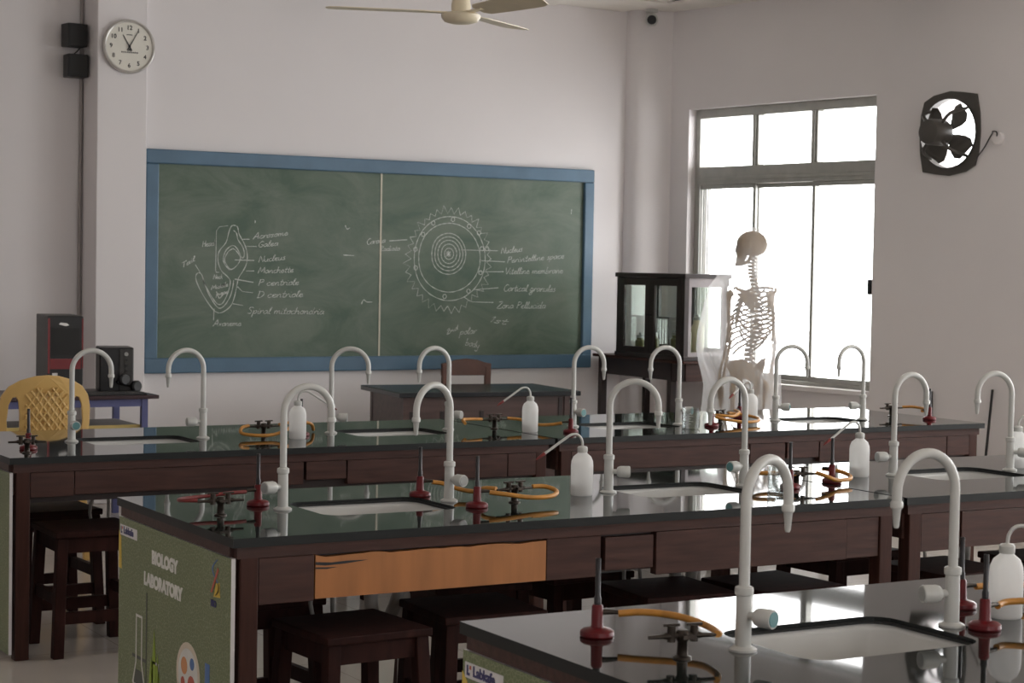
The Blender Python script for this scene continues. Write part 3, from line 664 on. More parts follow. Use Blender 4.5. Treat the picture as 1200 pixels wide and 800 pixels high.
# ------------------------------------------------------------------ stools
def make_stool():
    t = thing('stool', '', 'stool', (0, 0, 0), 0, 'dark wooden stools')
    H = 0.49; a = 0.145; b = 0.165
    mb = MB(); mb.box(-0.175, 0.175, -0.175, 0.175, H - 0.025, H); obj('seat', mb, STOOLW, t, bevel=0.005)
    for sx in (-1, 1):
        for sy in (-1, 1):
            mb = MB(); mb.loft([[(sx * r + dx, sy * r + dy, z) for dx, dy in ((-.021, -.021), (.021, -.021), (.021, .021), (-.021, .021))] for r, z in ((b, 0), (a, H - 0.025))]); obj('leg', mb, STOOLW, t, bevel=0.003)
    for s in (-1, 1):
        mb = MB(); mb.box(-a + .02, a - .02, s * a - 0.011, s * a + 0.011, H - 0.085, H - 0.025); obj('seat_rail', mb, STOOLW, t)
        mb = MB(); mb.box(s * a - 0.011, s * a + 0.011, -a + .02, a - .02, H - 0.085, H - 0.025); obj('seat_rail', mb, STOOLW, t)
        mb = MB(); mb.box(-0.14, 0.14, s * 0.158 - 0.011, s * 0.158 + 0.011, 0.13, 0.175); obj('stretcher', mb, STOOLW, t)
        mb = MB(); mb.box(s * 0.155 - 0.011, s * 0.155 + 0.011, -0.14, 0.14, 0.20, 0.245); obj('stretcher', mb, STOOLW, t)
    return t
st = None
for lb, x, y, r in [('dark wooden stool under the left end of the far bench', 2.275, 7.27, 0), ('dark wooden stool just behind the leftmost stool of the far bench', 2.30, 7.88, 3),
                    ('dark wooden stool under the bare orange drawer front', 2.36, 4.985, 4), ('dark wooden stool right of the one under the orange drawer front', 2.83, 5.10, -3),
                    ('dark wooden stool behind the left end of the middle bench', 2.28, 5.56, 5), ('dark wooden stool at the back of the middle bench below its second tap', 3.05, 5.56, -5), ('dark wooden stool under the middle bench near its centre post', 3.58, 5.12, -4), ('dark wooden stool under the right half of the middle bench', 3.98, 5.06, 4),
                    ('dark wooden stool under the right-hand bench of the middle row', 4.78, 5.08, 2), ('dark wooden stool farther right under the middle row', 5.30, 5.10, -5),
                    ('dark wooden stool under the far bench left of its joint', 3.60, 7.95, -6), ('dark wooden stool under the far bench behind the joint', 4.55, 7.95, 6), ('dark wooden stool under the far bench before the skeleton', 5.60, 8.00, -3), ('dark wooden stool at the back of the middle bench right of its centre', 3.48, 5.60, 4), ('dark wooden stool at the back of the right-hand middle bench', 4.72, 5.60, 3)]:
    if st is None:
        st = make_stool(); st['label'] = lb; st.location = (x, y, 0); st.rotation_euler = (0, 0, math.radians(r))
    else: dup(st, lb, (x, y, 0), math.radians(r))

# ------------------------------------------------------------------ chalkboard
X0b, X1b, Z0b, Z1b = 3.968, 7.342, 0.819, 2.251
YS = 11.537
bt = thing('chalkboard', 'large green chalkboard in a blue frame on the front wall', 'chalkboard', ((X0b + X1b) / 2, 11.56, Z0b))
ox, oz = (X0b + X1b) / 2, Z0b
def B(mb_name, x0, x1, z0, z1, ya, yb, mat, parent=bt, bev=0.0, label=None):
    mb = MB(); mb.box(x0 - ox, x1 - ox, ya - 11.56, yb - 11.56, z0 - oz, z1 - oz); return obj(mb_name, mb, mat, parent, bevel=bev, label=label)
fw = 0.092
XD = 5.637
B('panel', X0b + 0.05, XD, Z0b + 0.05, Z1b - 0.05, YS, 11.558, BOARD, label='green writing panel with a cell drawing'); B('panel', XD, X1b - 0.05, Z0b + 0.05, Z1b - 0.05, YS, 11.558, BOARD, label='green writing panel with an egg cell drawing')
B('divider', XD - 0.006, XD + 0.006, Z0b + fw, Z1b - fw, YS - 0.003, YS + 0.001, IVORY)
B('frame_rail', X0b, X1b, Z1b - fw, Z1b, 11.512, 11.556, BLUEFRAME, bev=0.008); B('frame_rail', X0b, X1b, Z0b, Z0b + fw + 0.006, 11.512, 11.556, BLUEFRAME, bev=0.008)
B('frame_stile', X0b, X0b + fw - 0.006, Z0b + fw, Z1b - fw, 11.512, 11.556, BLUEFRAME, bev=0.008); B('frame_stile', X1b - fw + 0.012, X1b, Z0b + fw, Z1b - fw, 11.512, 11.556, BLUEFRAME, bev=0.008)
CELL = [
  [(4.571,1.78),(4.598,1.77),(4.609,1.724),(4.646,1.662),(4.667,1.6),(4.665,1.537),(4.642,1.486),(4.609,1.436),(4.596,1.373),(4.577,1.297),(4.551,1.247),(4.492,1.209),(4.445,1.221),(4.392,1.284),(4.338,1.37),(4.314,1.432),(4.324,1.463),(4.35,1.461),(4.37,1.408),(4.411,1.334),(4.458,1.271),(4.491,1.265),(4.517,1.297),(4.543,1.36),(4.552,1.416),(4.529,1.447),(4.488,1.484),(4.465,1.546),(4.473,1.609),(4.519,1.666),(4.538,1.735),(4.555,1.773),(4.571,1.78)],
  [(4.571,1.746),(4.592,1.727),(4.602,1.686),(4.637,1.637),(4.648,1.587),(4.63,1.568),(4.6,1.624),(4.566,1.648),(4.52,1.616),(4.501,1.559),(4.514,1.522),(4.548,1.485)],
  [(4.566,1.629),(4.593,1.611),(4.62,1.568),(4.601,1.523),(4.555,1.491),(4.521,1.528),(4.511,1.559),(4.533,1.604),(4.566,1.629)],
  [(4.357,1.457),(4.384,1.371),(4.424,1.296),(4.471,1.24),(4.511,1.253),(4.55,1.31),(4.569,1.372),(4.575,1.423)],
  [(4.457,1.346),(4.477,1.303),(4.497,1.322),(4.523,1.341)],
]
CELL_LEADERS = [
  [(4.531,1.776),(4.472,1.767),(4.452,1.739),(4.449,1.484),(4.455,1.471),(4.475,1.471)],
  [(4.626,1.689),(4.682,1.691)],
  [(4.66,1.644),(4.734,1.645)],
  [(4.581,1.554),(4.717,1.553)],
  [(4.662,1.483),(4.718,1.484)],
  [(4.582,1.429),(4.713,1.409)],
  [(4.603,1.379),(4.637,1.348),(4.711,1.341)],
  [(4.571,1.268),(4.642,1.257)],
  [(4.31,1.519),(4.343,1.47)],
  [(4.442,1.234),(4.439,1.159)],
]
EGG = [
  [(6.456,1.595),(6.453,1.543),(6.441,1.492),(6.42,1.445),(6.391,1.403),(6.355,1.366),(6.315,1.337),(6.271,1.316),(6.224,1.303),(6.176,1.298),(6.127,1.302),(6.08,1.315),(6.035,1.335),(5.994,1.363),(5.959,1.398),(5.931,1.439),(5.912,1.485),(5.9,1.535),(5.896,1.586),(5.899,1.637),(5.91,1.686),(5.929,1.733),(5.954,1.775),(5.987,1.811),(6.025,1.84),(6.069,1.862),(6.116,1.876),(6.165,1.882),(6.214,1.879),(6.261,1.868),(6.305,1.848),(6.346,1.82),(6.381,1.785),(6.411,1.744),(6.434,1.698),(6.45,1.647),(6.456,1.595)],
  [(6.416,1.601),(6.414,1.558),(6.403,1.516),(6.384,1.477),(6.358,1.442),(6.327,1.413),(6.292,1.389),(6.254,1.372),(6.214,1.361),(6.173,1.357),(6.13,1.36),(6.089,1.37),(6.05,1.387),(6.014,1.409),(5.984,1.438),(5.96,1.472),(5.944,1.509),(5.934,1.55),(5.931,1.592),(5.934,1.635),(5.944,1.676),(5.959,1.714),(5.981,1.749),(6.009,1.778),(6.042,1.802),(6.08,1.82),(6.121,1.831),(6.164,1.836),(6.206,1.833),(6.246,1.824),(6.284,1.808),(6.319,1.786),(6.35,1.757),(6.376,1.724),(6.396,1.685),(6.41,1.644),(6.416,1.601)],
  [(6.3,1.626),(6.296,1.588),(6.282,1.552),(6.26,1.522),(6.231,1.5),(6.2,1.486),(6.166,1.481),(6.131,1.485),(6.097,1.498),(6.068,1.519),(6.047,1.548),(6.035,1.583),(6.032,1.621),(6.036,1.659),(6.047,1.694),(6.066,1.724),(6.093,1.746),(6.125,1.76),(6.16,1.766),(6.195,1.762),(6.227,1.749),(6.254,1.728),(6.277,1.699),(6.293,1.664),(6.3,1.626)],
  [(6.277,1.626),(6.274,1.594),(6.262,1.564),(6.244,1.54),(6.22,1.521),(6.194,1.51),(6.166,1.506),(6.137,1.509),(6.11,1.52),(6.086,1.537),(6.068,1.561),(6.058,1.59),(6.056,1.622),(6.059,1.653),(6.068,1.682),(6.084,1.707),(6.106,1.725),(6.133,1.737),(6.162,1.741),(6.19,1.738),(6.216,1.728),(6.239,1.71),(6.258,1.686),(6.271,1.657),(6.277,1.626)],
  [(6.254,1.625),(6.251,1.6),(6.242,1.577),(6.227,1.557),(6.209,1.542),(6.189,1.533),(6.167,1.53),(6.144,1.533),(6.122,1.541),(6.103,1.555),(6.09,1.574),(6.082,1.597),(6.079,1.622),(6.082,1.647),(6.089,1.67),(6.102,1.69),(6.119,1.704),(6.14,1.714),(6.163,1.717),(6.186,1.715),(6.206,1.706),(6.224,1.692),(6.239,1.673),(6.249,1.65),(6.254,1.625)],
  [(6.228,1.625),(6.226,1.607),(6.22,1.59),(6.21,1.576),(6.197,1.565),(6.182,1.559),(6.167,1.556),(6.151,1.558),(6.136,1.564),(6.123,1.574),(6.113,1.588),(6.107,1.604),(6.106,1.622),(6.108,1.64),(6.113,1.657),(6.121,1.671),(6.134,1.682),(6.148,1.688),(6.164,1.691),(6.18,1.689),(6.195,1.683),(6.207,1.673),(6.218,1.659),(6.225,1.643),(6.228,1.625)],
  [(6.203,1.624),(6.202,1.614),(6.198,1.604),(6.192,1.596),(6.185,1.59),(6.176,1.586),(6.167,1.585),(6.158,1.586),(6.149,1.589),(6.142,1.595),(6.136,1.603),(6.133,1.613),(6.132,1.623),(6.133,1.633),(6.136,1.643),(6.141,1.651),(6.148,1.657),(6.157,1.661),(6.166,1.662),(6.175,1.661),(6.183,1.658),(6.191,1.652),(6.197,1.644),(6.201,1.635),(6.203,1.624)],
  [(6.144,1.623),(6.184,1.62)],
  [(6.162,1.644),(6.166,1.601)],
  [(6.148,1.638),(6.18,1.605)],
  [(6.179,1.638),(6.147,1.605)],
  [(6.054,1.834),(6.05,1.824),(6.04,1.819),(6.03,1.823),(6.026,1.833),(6.029,1.844),(6.039,1.848),(6.049,1.844),(6.054,1.834)],
  [(6.208,1.863),(6.204,1.853),(6.194,1.848),(6.184,1.852),(6.18,1.862),(6.184,1.873),(6.193,1.877),(6.204,1.873),(6.208,1.863)],
  [(6.337,1.819),(6.333,1.808),(6.323,1.804),(6.313,1.808),(6.308,1.818),(6.312,1.828),(6.322,1.833),(6.332,1.829),(6.337,1.819)],
  [(6.417,1.775),(6.413,1.764),(6.403,1.76),(6.392,1.764),(6.388,1.774),(6.392,1.785),(6.402,1.789),(6.412,1.785),(6.417,1.775)],
  [(5.976,1.754),(5.972,1.744),(5.962,1.739),(5.952,1.743),(5.948,1.753),(5.952,1.763),(5.962,1.768),(5.972,1.764),(5.976,1.754)],
  [(5.918,1.65),(5.914,1.64),(5.904,1.635),(5.894,1.639),(5.89,1.649),(5.894,1.659),(5.903,1.664),(5.913,1.66),(5.918,1.65)],
  [(5.922,1.522),(5.918,1.512),(5.909,1.508),(5.899,1.512),(5.894,1.522),(5.898,1.532),(5.908,1.537),(5.918,1.532),(5.922,1.522)],
  [(6.152,1.326),(6.148,1.316),(6.138,1.312),(6.128,1.316),(6.124,1.326),(6.128,1.337),(6.138,1.341),(6.148,1.337),(6.152,1.326)],
  [(6.341,1.365),(6.337,1.355),(6.327,1.351),(6.317,1.355),(6.312,1.365),(6.316,1.376),(6.326,1.38),(6.336,1.376),(6.341,1.365)],
  [(6.434,1.496),(6.43,1.486),(6.42,1.482),(6.41,1.486),(6.405,1.496),(6.409,1.506),(6.419,1.511),(6.43,1.507),(6.434,1.496)],
  [(6.443,1.664),(6.439,1.654),(6.429,1.649),(6.418,1.653),(6.414,1.664),(6.418,1.674),(6.428,1.679),(6.438,1.675),(6.443,1.664)],
  [(6.484,1.665),(6.48,1.655),(6.47,1.65),(6.459,1.654),(6.455,1.665),(6.459,1.675),(6.469,1.68),(6.479,1.675),(6.484,1.665)],
]
CORONA = [
  [(6.506,1.596),(6.469,1.569),(6.507,1.536),(6.462,1.516),(6.485,1.48),(6.448,1.464),(6.484,1.414),(6.428,1.414),(6.448,1.364),(6.391,1.376),(6.402,1.323),(6.353,1.34),(6.35,1.296),(6.318,1.298),(6.307,1.251),(6.271,1.267),(6.255,1.215),(6.218,1.256),(6.193,1.207),(6.163,1.261)],
  [(6.163,1.261),(6.133,1.224),(6.11,1.263),(6.072,1.225),(6.057,1.277),(6.013,1.245),(6.013,1.31),(5.964,1.285),(5.966,1.337),(5.921,1.329),(5.933,1.381),(5.883,1.378),(5.904,1.427),(5.842,1.427),(5.874,1.474),(5.831,1.491),(5.865,1.53),(5.81,1.552),(5.873,1.585),(5.826,1.615),(5.874,1.639),(5.845,1.674),(5.89,1.689),(5.86,1.731)],
  [(5.86,1.731),(5.909,1.738),(5.897,1.778),(5.938,1.781),(5.917,1.837),(5.973,1.818),(5.973,1.861),(6.009,1.856),(6.016,1.898),(6.054,1.88),(6.066,1.927),(6.102,1.895),(6.119,1.957),(6.152,1.901),(6.178,1.944),(6.202,1.9),(6.236,1.945),(6.252,1.892)],
  [(6.252,1.892),(6.29,1.921),(6.302,1.878),(6.341,1.894),(6.345,1.849),(6.399,1.873),(6.381,1.811),(6.423,1.813),(6.415,1.771),(6.473,1.775),(6.445,1.727),(6.485,1.713),(6.46,1.675),(6.499,1.656),(6.472,1.623),(6.501,1.596)],
]
EGG_LEADERS = [
  [(6.262,1.652),(6.557,1.652)],
  [(6.425,1.58),(6.616,1.575)],
  [(6.408,1.502),(6.606,1.505)],
  [(6.374,1.376),(6.567,1.391)],
  [(6.292,1.323),(6.352,1.29),(6.528,1.287)],
  [(5.704,1.703),(5.84,1.714)],
]
WORDS = [
  ('Head',(4.355, 1.634),(4.44, 1.645), 0.021),
  ('Tail',(4.217, 1.493),(4.307, 1.544), 0.021),
  ('Acrosome',(4.706, 1.691),(4.954, 1.725), 0.02),
  ('Galea',(4.741, 1.639),(4.886, 1.655), 0.02),
  ('Nucleus',(4.746, 1.541),(4.937, 1.562), 0.021),
  ('Manchette',(4.743, 1.468),(4.996, 1.479), 0.021),
  ('P centriole',(4.744, 1.387),(5.036, 1.396), 0.022),
  ('D centriole',(4.738, 1.308),(5.067, 1.316), 0.023),
  ('Spiral mitochondria',(4.669, 1.203),(5.223, 1.201), 0.023),
  ('Axoneme',(4.436, 1.121),(4.63, 1.124), 0.02),
  ('Neck',(4.432, 1.426),(4.498, 1.432), 0.016),
  ('Middle',(4.42, 1.356),(4.536, 1.382), 0.016),
  ('piece',(4.455, 1.319),(4.534, 1.335), 0.015),
  ('Nucleus',(6.581, 1.631),(6.757, 1.652), 0.023),
  ('Perivitelline space',(6.631, 1.567),(7.107, 1.609), 0.023),
  ('Vitelline membrane',(6.613, 1.488),(7.097, 1.501), 0.024),
  ('Cortical granules',(6.606, 1.368),(7.037, 1.367), 0.025),
  ('Zona Pellucida',(6.555, 1.245),(6.959, 1.247), 0.025),
  ('Corona',(5.53, 1.674),(5.674, 1.692), 0.021),
  ('Radiata',(5.63, 1.632),(5.785, 1.639), 0.018),
  ('2nd',(6.155, 1.06),(6.248, 1.098), 0.021),
  ('polar',(6.261, 1.06),(6.394, 1.068), 0.025),
  ('body',(6.305, 0.989),(6.418, 0.963), 0.025),
  ('1st',(6.484, 1.152),(6.633, 1.131), 0.019),
]

GL = {
 'a': (.95, [[(.75,.85),(.4,1),(.05,.5),(.3,0),(.65,.4),(.75,.95),(.75,.2),(.95,.05)]]), 'b': (.85, [[(.1,2),(.1,.1),(.4,0),(.7,.4),(.5,.9),(.15,.6)]]),
 'c': (.75, [[(.65,.85),(.35,1),(.05,.5),(.3,0),(.75,.2)]]), 'd': (.95, [[(.7,.8),(.35,.95),(.05,.45),(.3,0),(.65,.4),(.75,2),(.72,.2),(.95,.05)]]),
 'e': (.8, [[(.05,.4),(.6,.65),(.45,1),(.1,.7),(.1,.25),(.4,0),(.8,.25)]]), 'f': (.7, [[(.1,.9),(.55,1)],[(.7,1.8),(.45,2),(.35,1.2),(.25,-.8),(.05,-.6)]]),
 'g': (.95, [[(.7,.85),(.35,1),(.05,.5),(.3,.05),(.7,.5),(.72,.9),(.65,-.7),(.3,-1),(.05,-.6),(.95,.2)]]), 'h': (.9, [[(.1,2),(.1,0),(.15,.6),(.45,1),(.65,.7),(.65,.1),(.9,.05)]]),
 'i': (.4, [[(.1,.9),(.12,.1),(.4,.1)],[(.15,1.35),(.2,1.5)]]), 'k': (.75, [[(.1,2),(.1,0)],[(.6,1),(.15,.45),(.7,0)]]), 'l': (.45, [[(.0,.2),(.35,1.6),(.25,2),(.12,1.4),(.15,.1),(.45,.1)]]),
 'm': (1.25, [[(.05,1),(.1,0),(.15,.6),(.35,1),(.5,.7),(.52,0),(.58,.6),(.8,1),(.95,.7),(.97,.1),(1.25,.1)]]), 'n': (.9, [[(.05,1),(.1,0),(.18,.6),(.45,1),(.62,.7),(.65,.1),(.9,.1)]]),
 'o': (.8, [[(.4,1),(.08,.6),(.2,.05),(.6,.15),(.65,.7),(.4,1),(.8,.9)]]), 'p': (.85, [[(.1,1),(.08,-1)],[(.1,.6),(.45,1),(.7,.6),(.4,.05),(.12,.2)]]), 'r': (.65, [[(.05,1),(.12,0),(.18,.6),(.4,1),(.65,.85)]]),
 's': (.65, [[(.55,.9),(.3,1),(.15,.75),(.5,.4),(.4,.05),(.05,.1)]]), 't': (.6, [[(.3,1.8),(.22,.2),(.4,0),(.6,.15)],[(0,1.1),(.6,1.15)]]), 'u': (.9, [[(.05,1),(.1,.2),(.35,0),(.6,.4),(.65,1),(.68,.1),(.9,.1)]]),
 'v': (.75, [[(.05,1),(.3,0),(.6,1),(.8,.9)]]), 'x': (.75, [[(.05,1),(.65,0)],[(.6,1),(.05,0)]]), 'y': (.85, [[(.05,1),(.15,.3),(.5,.2),(.65,1),(.55,-.7),(.2,-1),(.1,-.6)]]), 'z': (.75, [[(.1,1),(.6,.95),(.1,.05),(.7,.1)]]),
 'A': (1.2, [[(.0,0),(.55,2),(.75,1.9),(1,0)],[(.2,.8),(.95,.85)]]), 'C': (1.1, [[(1,1.7),(.6,2),(.1,1.2),(.3,.1),(.8,0),(1.1,.4)]]), 'D': (1.15, [[(.15,2),(.15,0)],[(.0,1.95),(.7,1.8),(1,1),(.6,.1),(.05,.0)]]),
 'G': (1.1, [[(1,1.7),(.6,2),(.1,1.2),(.3,.1),(.8,.1),(.95,.8),(.6,.8)]]), 'H': (1.1, [[(.1,2),(.12,0)],[(.85,2),(.9,0)],[(.1,1),(.9,1.05)]]), 'M': (1.45, [[(.05,0),(.2,2),(.65,.5),(1.1,2),(1.3,0)]]),
 'N': (1.2, [[(.1,0),(.15,2),(.95,0),(1,2)]]), 'P': (1.0, [[(.15,2),(.15,0)],[(.05,1.9),(.7,1.9),(.8,1.3),(.2,.95)]]), 'R': (1.05, [[(.15,2),(.15,0)],[(.05,1.9),(.7,1.9),(.75,1.3),(.2,1),(.95,0)]]),
 'S': (1.0, [[(.85,1.75),(.45,2),(.15,1.5),(.7,.8),(.6,.1),(.05,.2)]]), 'T': (1.0, [[(0,2),(1,1.95)],[(.5,2),(.45,0)]]), 'V': (1.1, [[(.05,2),(.5,0),(1,2)]]), 'Z': (1.1, [[(.1,1.9),(.95,1.95),(.05,.05),(1.05,.1)]]),
 '2': (.9, [[(.1,1.5),(.4,2),(.7,1.5),(.1,0),(.9,.1)]]), '1': (.5, [[(.1,1.6),(.3,2),(.3,0)]]), ' ': (.6, [])}
def crom(p, n=3):
    if len(p) < 3: return p
    out = []
    for i in range(len(p) - 1):
        a, b, c, d = p[max(i - 1, 0)], p[i], p[i + 1], p[min(i + 2, len(p) - 1)]
        for k in range(n):
            t = k / n
            out.append(tuple(0.5 * (2 * b[j] + (c[j] - a[j]) * t + (2 * a[j] - 5 * b[j] + 4 * c[j] - d[j]) * t * t + (3 * b[j] - a[j] - 3 * c[j] + d[j]) * t ** 3) for j in (0, 1)))
    return out + [p[-1]]
chalk_y = [YS - 11.56 - 0.0012]
def chalk(name, strokes, hw, label, sm=True):
    mb = MB(); chalk_y[0] -= 0.00001
    for s in strokes:
        p = crom(s) if sm else s
        L, R_ = [], []
        for i in range(len(p)):
            a, b = p[max(i - 1, 0)], p[min(i + 1, len(p) - 1)]; dx, dz = b[0] - a[0], b[1] - a[1]; l = math.hypot(dx, dz) or 1
            w = hw * (0.8 + 0.35 * math.sin(i * 1.7 + p[i][0] * 40)); nx, nz = -dz / l * w, dx / l * w
            L.append((p[i][0] + nx - ox, chalk_y[0], p[i][1] + nz - oz)); R_.append((p[i][0] - nx - ox, chalk_y[0], p[i][1] - nz - oz))
        mb._add(L + R_, [(i, i + 1, len(p) + i + 1, len(p) + i) for i in range(len(p) - 1)])
    me = bpy.data.meshes.new(name); mb.bm.to_mesh(me); mb.bm.free()
    return obj(name, me, CHALK, bt, label=label)
chalk('chalk_drawing', CELL, 0.0030, 'chalk outline of a sperm cell'); [chalk('chalk_line', [q], 0.0026, None, False) for q in CELL_LEADERS]
chalk('chalk_drawing', EGG, 0.0030, 'chalk rings of the egg cell'); chalk('chalk_drawing', CORONA, 0.0026, 'chalk zigzag crown round the egg cell', False); [chalk('chalk_line', [q], 0.0028, None, False) for q in EGG_LEADERS]
for txt, a, b, xh in WORDS:
    tot = sum(GL[c][0] for c in txt); L = math.hypot(b[0] - a[0], b[1] - a[1]); k = L / tot
    ex = ((b[0] - a[0]) / L, (b[1] - a[1]) / L); x = 0; ss = []
    for c in txt:
        for s in GL[c][1]:
            ss.append([(a[0] + ex[0] * (x + (px + 0.22 * pz) * 1.0) * k - ex[1] * pz * xh * 0.55, a[1] + ex[1] * (x + px) * k + ex[0] * pz * xh * 0.95) for px, pz in s])
        x += GL[c][0]
    chalk('chalk_word', ss, 0.0024, 'chalk word ' + txt)
chalk('chalk_drawing', [[(5.37, 1.80), (5.385, 1.775), (5.405, 1.785)], [(5.36, 1.60), (5.44, 1.598)], [(5.50, 1.27), (5.515, 1.30), (5.54, 1.285), (5.58, 1.285)], [(7.16, 1.93), (7.163, 1.965)], [(4.72, 1.80), (4.722, 1.815)]], 0.003, 'stray chalk ticks')

# ------------------------------------------------------------------ clock
ck = thing('wall_clock', 'round white wall clock with silver rim on the pillar', 'clock', (3.836, 11.50, 2.880))
RX = Matrix.Rotation(PI / 2, 4, 'X')      # local z -> -y (towards the room)
mb = MB(); mb.lathe([(0, 0.0), (0.166, 0.0), (0.170, 0.012), (0.168, 0.030), (0.160, 0.036), (0.152, 0.032), (0.150, 0.022), (0, 0.022)], 48, RX); obj('rim', mb, SILVER, ck, smooth=40)
mb = MB(); mb.lathe([(0, 0.020), (0.151, 0.020), (0.151, 0.024), (0, 0.024)], 48, RX); dial = obj('dial', mb, CLOCKF, ck, smooth=30)
for h in range(1, 13):
    a = PI / 2 - h * PI / 6; me = text_mesh(str(h), 0.038, 0.0006, align='CENTER'); o = obj('numeral', me, INK, dial)
    o.matrix_local = Matrix.Translation((0.118 * math.cos(a), -0.0248, 0.118 * math.sin(a) - 0.013)) @ RX
mb = MB()
for k in range(9): mb.box(-0.052 + k * 0.0125, -0.044 + k * 0.0125, -0.0252, -0.0242, -0.041, -0.032)
for k in range(4): mb.box(-0.018 + k * 0.010, -0.011 + k * 0.010, -0.0252, -0.0242, 0.070, 0.076)
obj('small_print', mb, DKGREY, dial)
def hand(name, ang, L, w, y):
    mb = MB(); mb.poly([(-w, -0.03), (w, -0.03), (w * 0.55, L), (-w * 0.55, L)], 0.0012)
    o = obj(name, mb, INK, ck); o.matrix_local = Matrix.Translation((0, y, 0)) @ Matrix.Rotation(ang, 4, 'Y'); return o
hand('hour_hand', math.radians(-31), 0.082, 0.0045, -0.0275); hand('minute_hand', math.radians(30), 0.118, 0.0035, -0.0295)
mb = MB(); mb.lathe([(0, 0.024), (0.008, 0.024), (0.007, 0.034), (0, 0.034)], 16, RX); obj('hub', mb, INK, ck, smooth=40)
mb = MB(); mb.poly([(-0.012, -0.032), (0, -0.012), (0.012, -0.032), (0, -0.024)], 0.001, Matrix.Translation((0, -0.0285, 0))); obj('hand_tail', mb, INK, ck)

DKCON = pm('conduit_pillar_shade', (0.34, 0.31, 0.30), 0.6)  # conduit colour also stands in for shade on the pillar's left face
# ------------------------------------------------------------------ wall speakers
def speaker_box(lb, x, z, rz):
    t = thing('wall_speaker', lb, 'speaker', (x, 11.70, z), rz, 'black wall speakers')
    mb = MB(); mb.box(-0.066, 0.066, -0.055, 0.055, -0.072, 0.072); obj('cabinet', mb, BLACK, t, bevel=0.006)
    mb = MB(); mb.box(-0.058, 0.058, -0.059, -0.055, -0.064, 0.064); obj('grille', mb, RUBBER, t, bevel=0.003)
    mb = MB(); mb.cyl((0, 0.05, 0), (0.0, 0.10 / math.cos(rz), 0), 0.012); obj('bracket', mb, BLACK, t, smooth=40)
speaker_box('upper black speaker on the wall left of the clock', 3.552, 2.948, math.radians(8)); speaker_box('lower black speaker on the wall left of the clock', 3.563, 2.757, math.radians(0))
mb = MB(); mb.tube([(3.60, 11.752, 2.96), (3.63, 11.77, 2.92), (3.60, 11.78, 2.865), (3.575, 11.785, 2.835), (3.60, 11.76, 2.80)], 0.004, 7); tag(obj('speaker_cable', mb, BLACK, smooth=60), 'thin black cable between the two wall speakers', 'cable')
mb = MB(); mb.tube([(3.624, 11.785, 3.40), (3.625, 11.785, 2.4), (3.622, 11.785, 1.6), (3.625, 11.785, 0.75)], 0.011, 8); tag(obj('wall_conduit', mb, DKCON, smooth=60), 'thin conduit in the corner, toned as the shaded side of the pillar', 'conduit')

# ------------------------------------------------------------------ dome camera on the corner column
cc = thing('security_camera', 'small white ball camera with black lens on the corner column', 'camera', (7.70, 11.35, CZ))
mb = MB(); mb.lathe([(0, 0), (0.045, 0), (0.045, -0.02), (0.02, -0.03), (0.02, -0.05), (0, -0.05)], 20); obj('mount', mb, WHITEPL, cc, smooth=40)
mb = MB(); mb.sphere((0, 0, -0.075), 0.048); obj('body', mb, WHITEPL, cc, smooth=60)
mb = MB()
dv = (Vector((0, 0, 1.55)) - Vector((7.70, 11.35, CZ - 0.075))).normalized(); q = dv.to_track_quat('Z', 'Y').to_matrix().to_4x4()
mb.lathe([(0.030, 0.030), (0.034, 0.044), (0.030, 0.052), (0, 0.054)], 20, Matrix.Translation((0, 0, -0.075)) @ q); obj('lens', mb, BLACK, cc, smooth=40)

# ------------------------------------------------------------------ ceiling fan
cf = thing('ceiling_fan', 'cream three-blade ceiling fan hanging above the far row', 'fan', (3.826, 7.085, CZ))
zf = 2.575 - CZ
mb = MB(); mb.lathe([(0, zf), (0.045, zf + 0.001), (0.070, zf + 0.008), (0.083, zf + 0.024), (0.085, zf + 0.036), (0.072, zf + 0.044), (0.050, zf + 0.047), (0, zf + 0.047)], 32); obj('lower_cover', mb, CREAM, cf, smooth=40)
mb = MB(); mb.lathe([(0, zf + 0.045), (0.040, zf + 0.047), (0.042, zf + 0.075), (0.036, zf + 0.11), (0.024, zf + 0.13), (0.022, zf + 0.19), (0.012, zf + 0.20), (0, zf + 0.20)], 24); obj('motor', mb, CREAM, cf, smooth=40)
mb = MB(); mb.cyl((0, 0, zf + 0.19), (0, 0, -0.06), 0.0095); obj('down_rod', mb, CREAM, cf, smooth=40)
mb = MB(); mb.lathe([(0, -0.10), (0.03, -0.09), (0.055, -0.02), (0.06, 0.0), (0, 0.0)], 20); obj('canopy', mb, CREAM, cf, smooth=40)
for a in (160, 275, 34):
    M = Matrix.Rotation(math.radians(a), 4, 'Z')
    mb = MB(); mb.box(0.06, 0.17, -0.017, 0.017, zf + 0.042, zf + 0.048); arm = obj('blade_arm', mb, CREAM, cf, M=M)
    mb = MB(); n = 10; top = []
    prof = [(0.13, 0.030), (0.16, 0.052), (0.30, 0.060), (0.45, 0.066), (0.52, 0.066), (0.56, 0.055), (0.575, 0.02)]
    out = [(x, w) for x, w in prof] + [(x, -w) for x, w in prof[::-1]]
    mb.plate(out, [], 0.003, Matrix.Translation((0, 0, zf + 0.047)) @ Matrix.Rotation(math.radians({160: -3, 275: -16, 34: 7}[a]), 4, 'X'))
    obj('blade', mb, CREAM, cf, M=M)

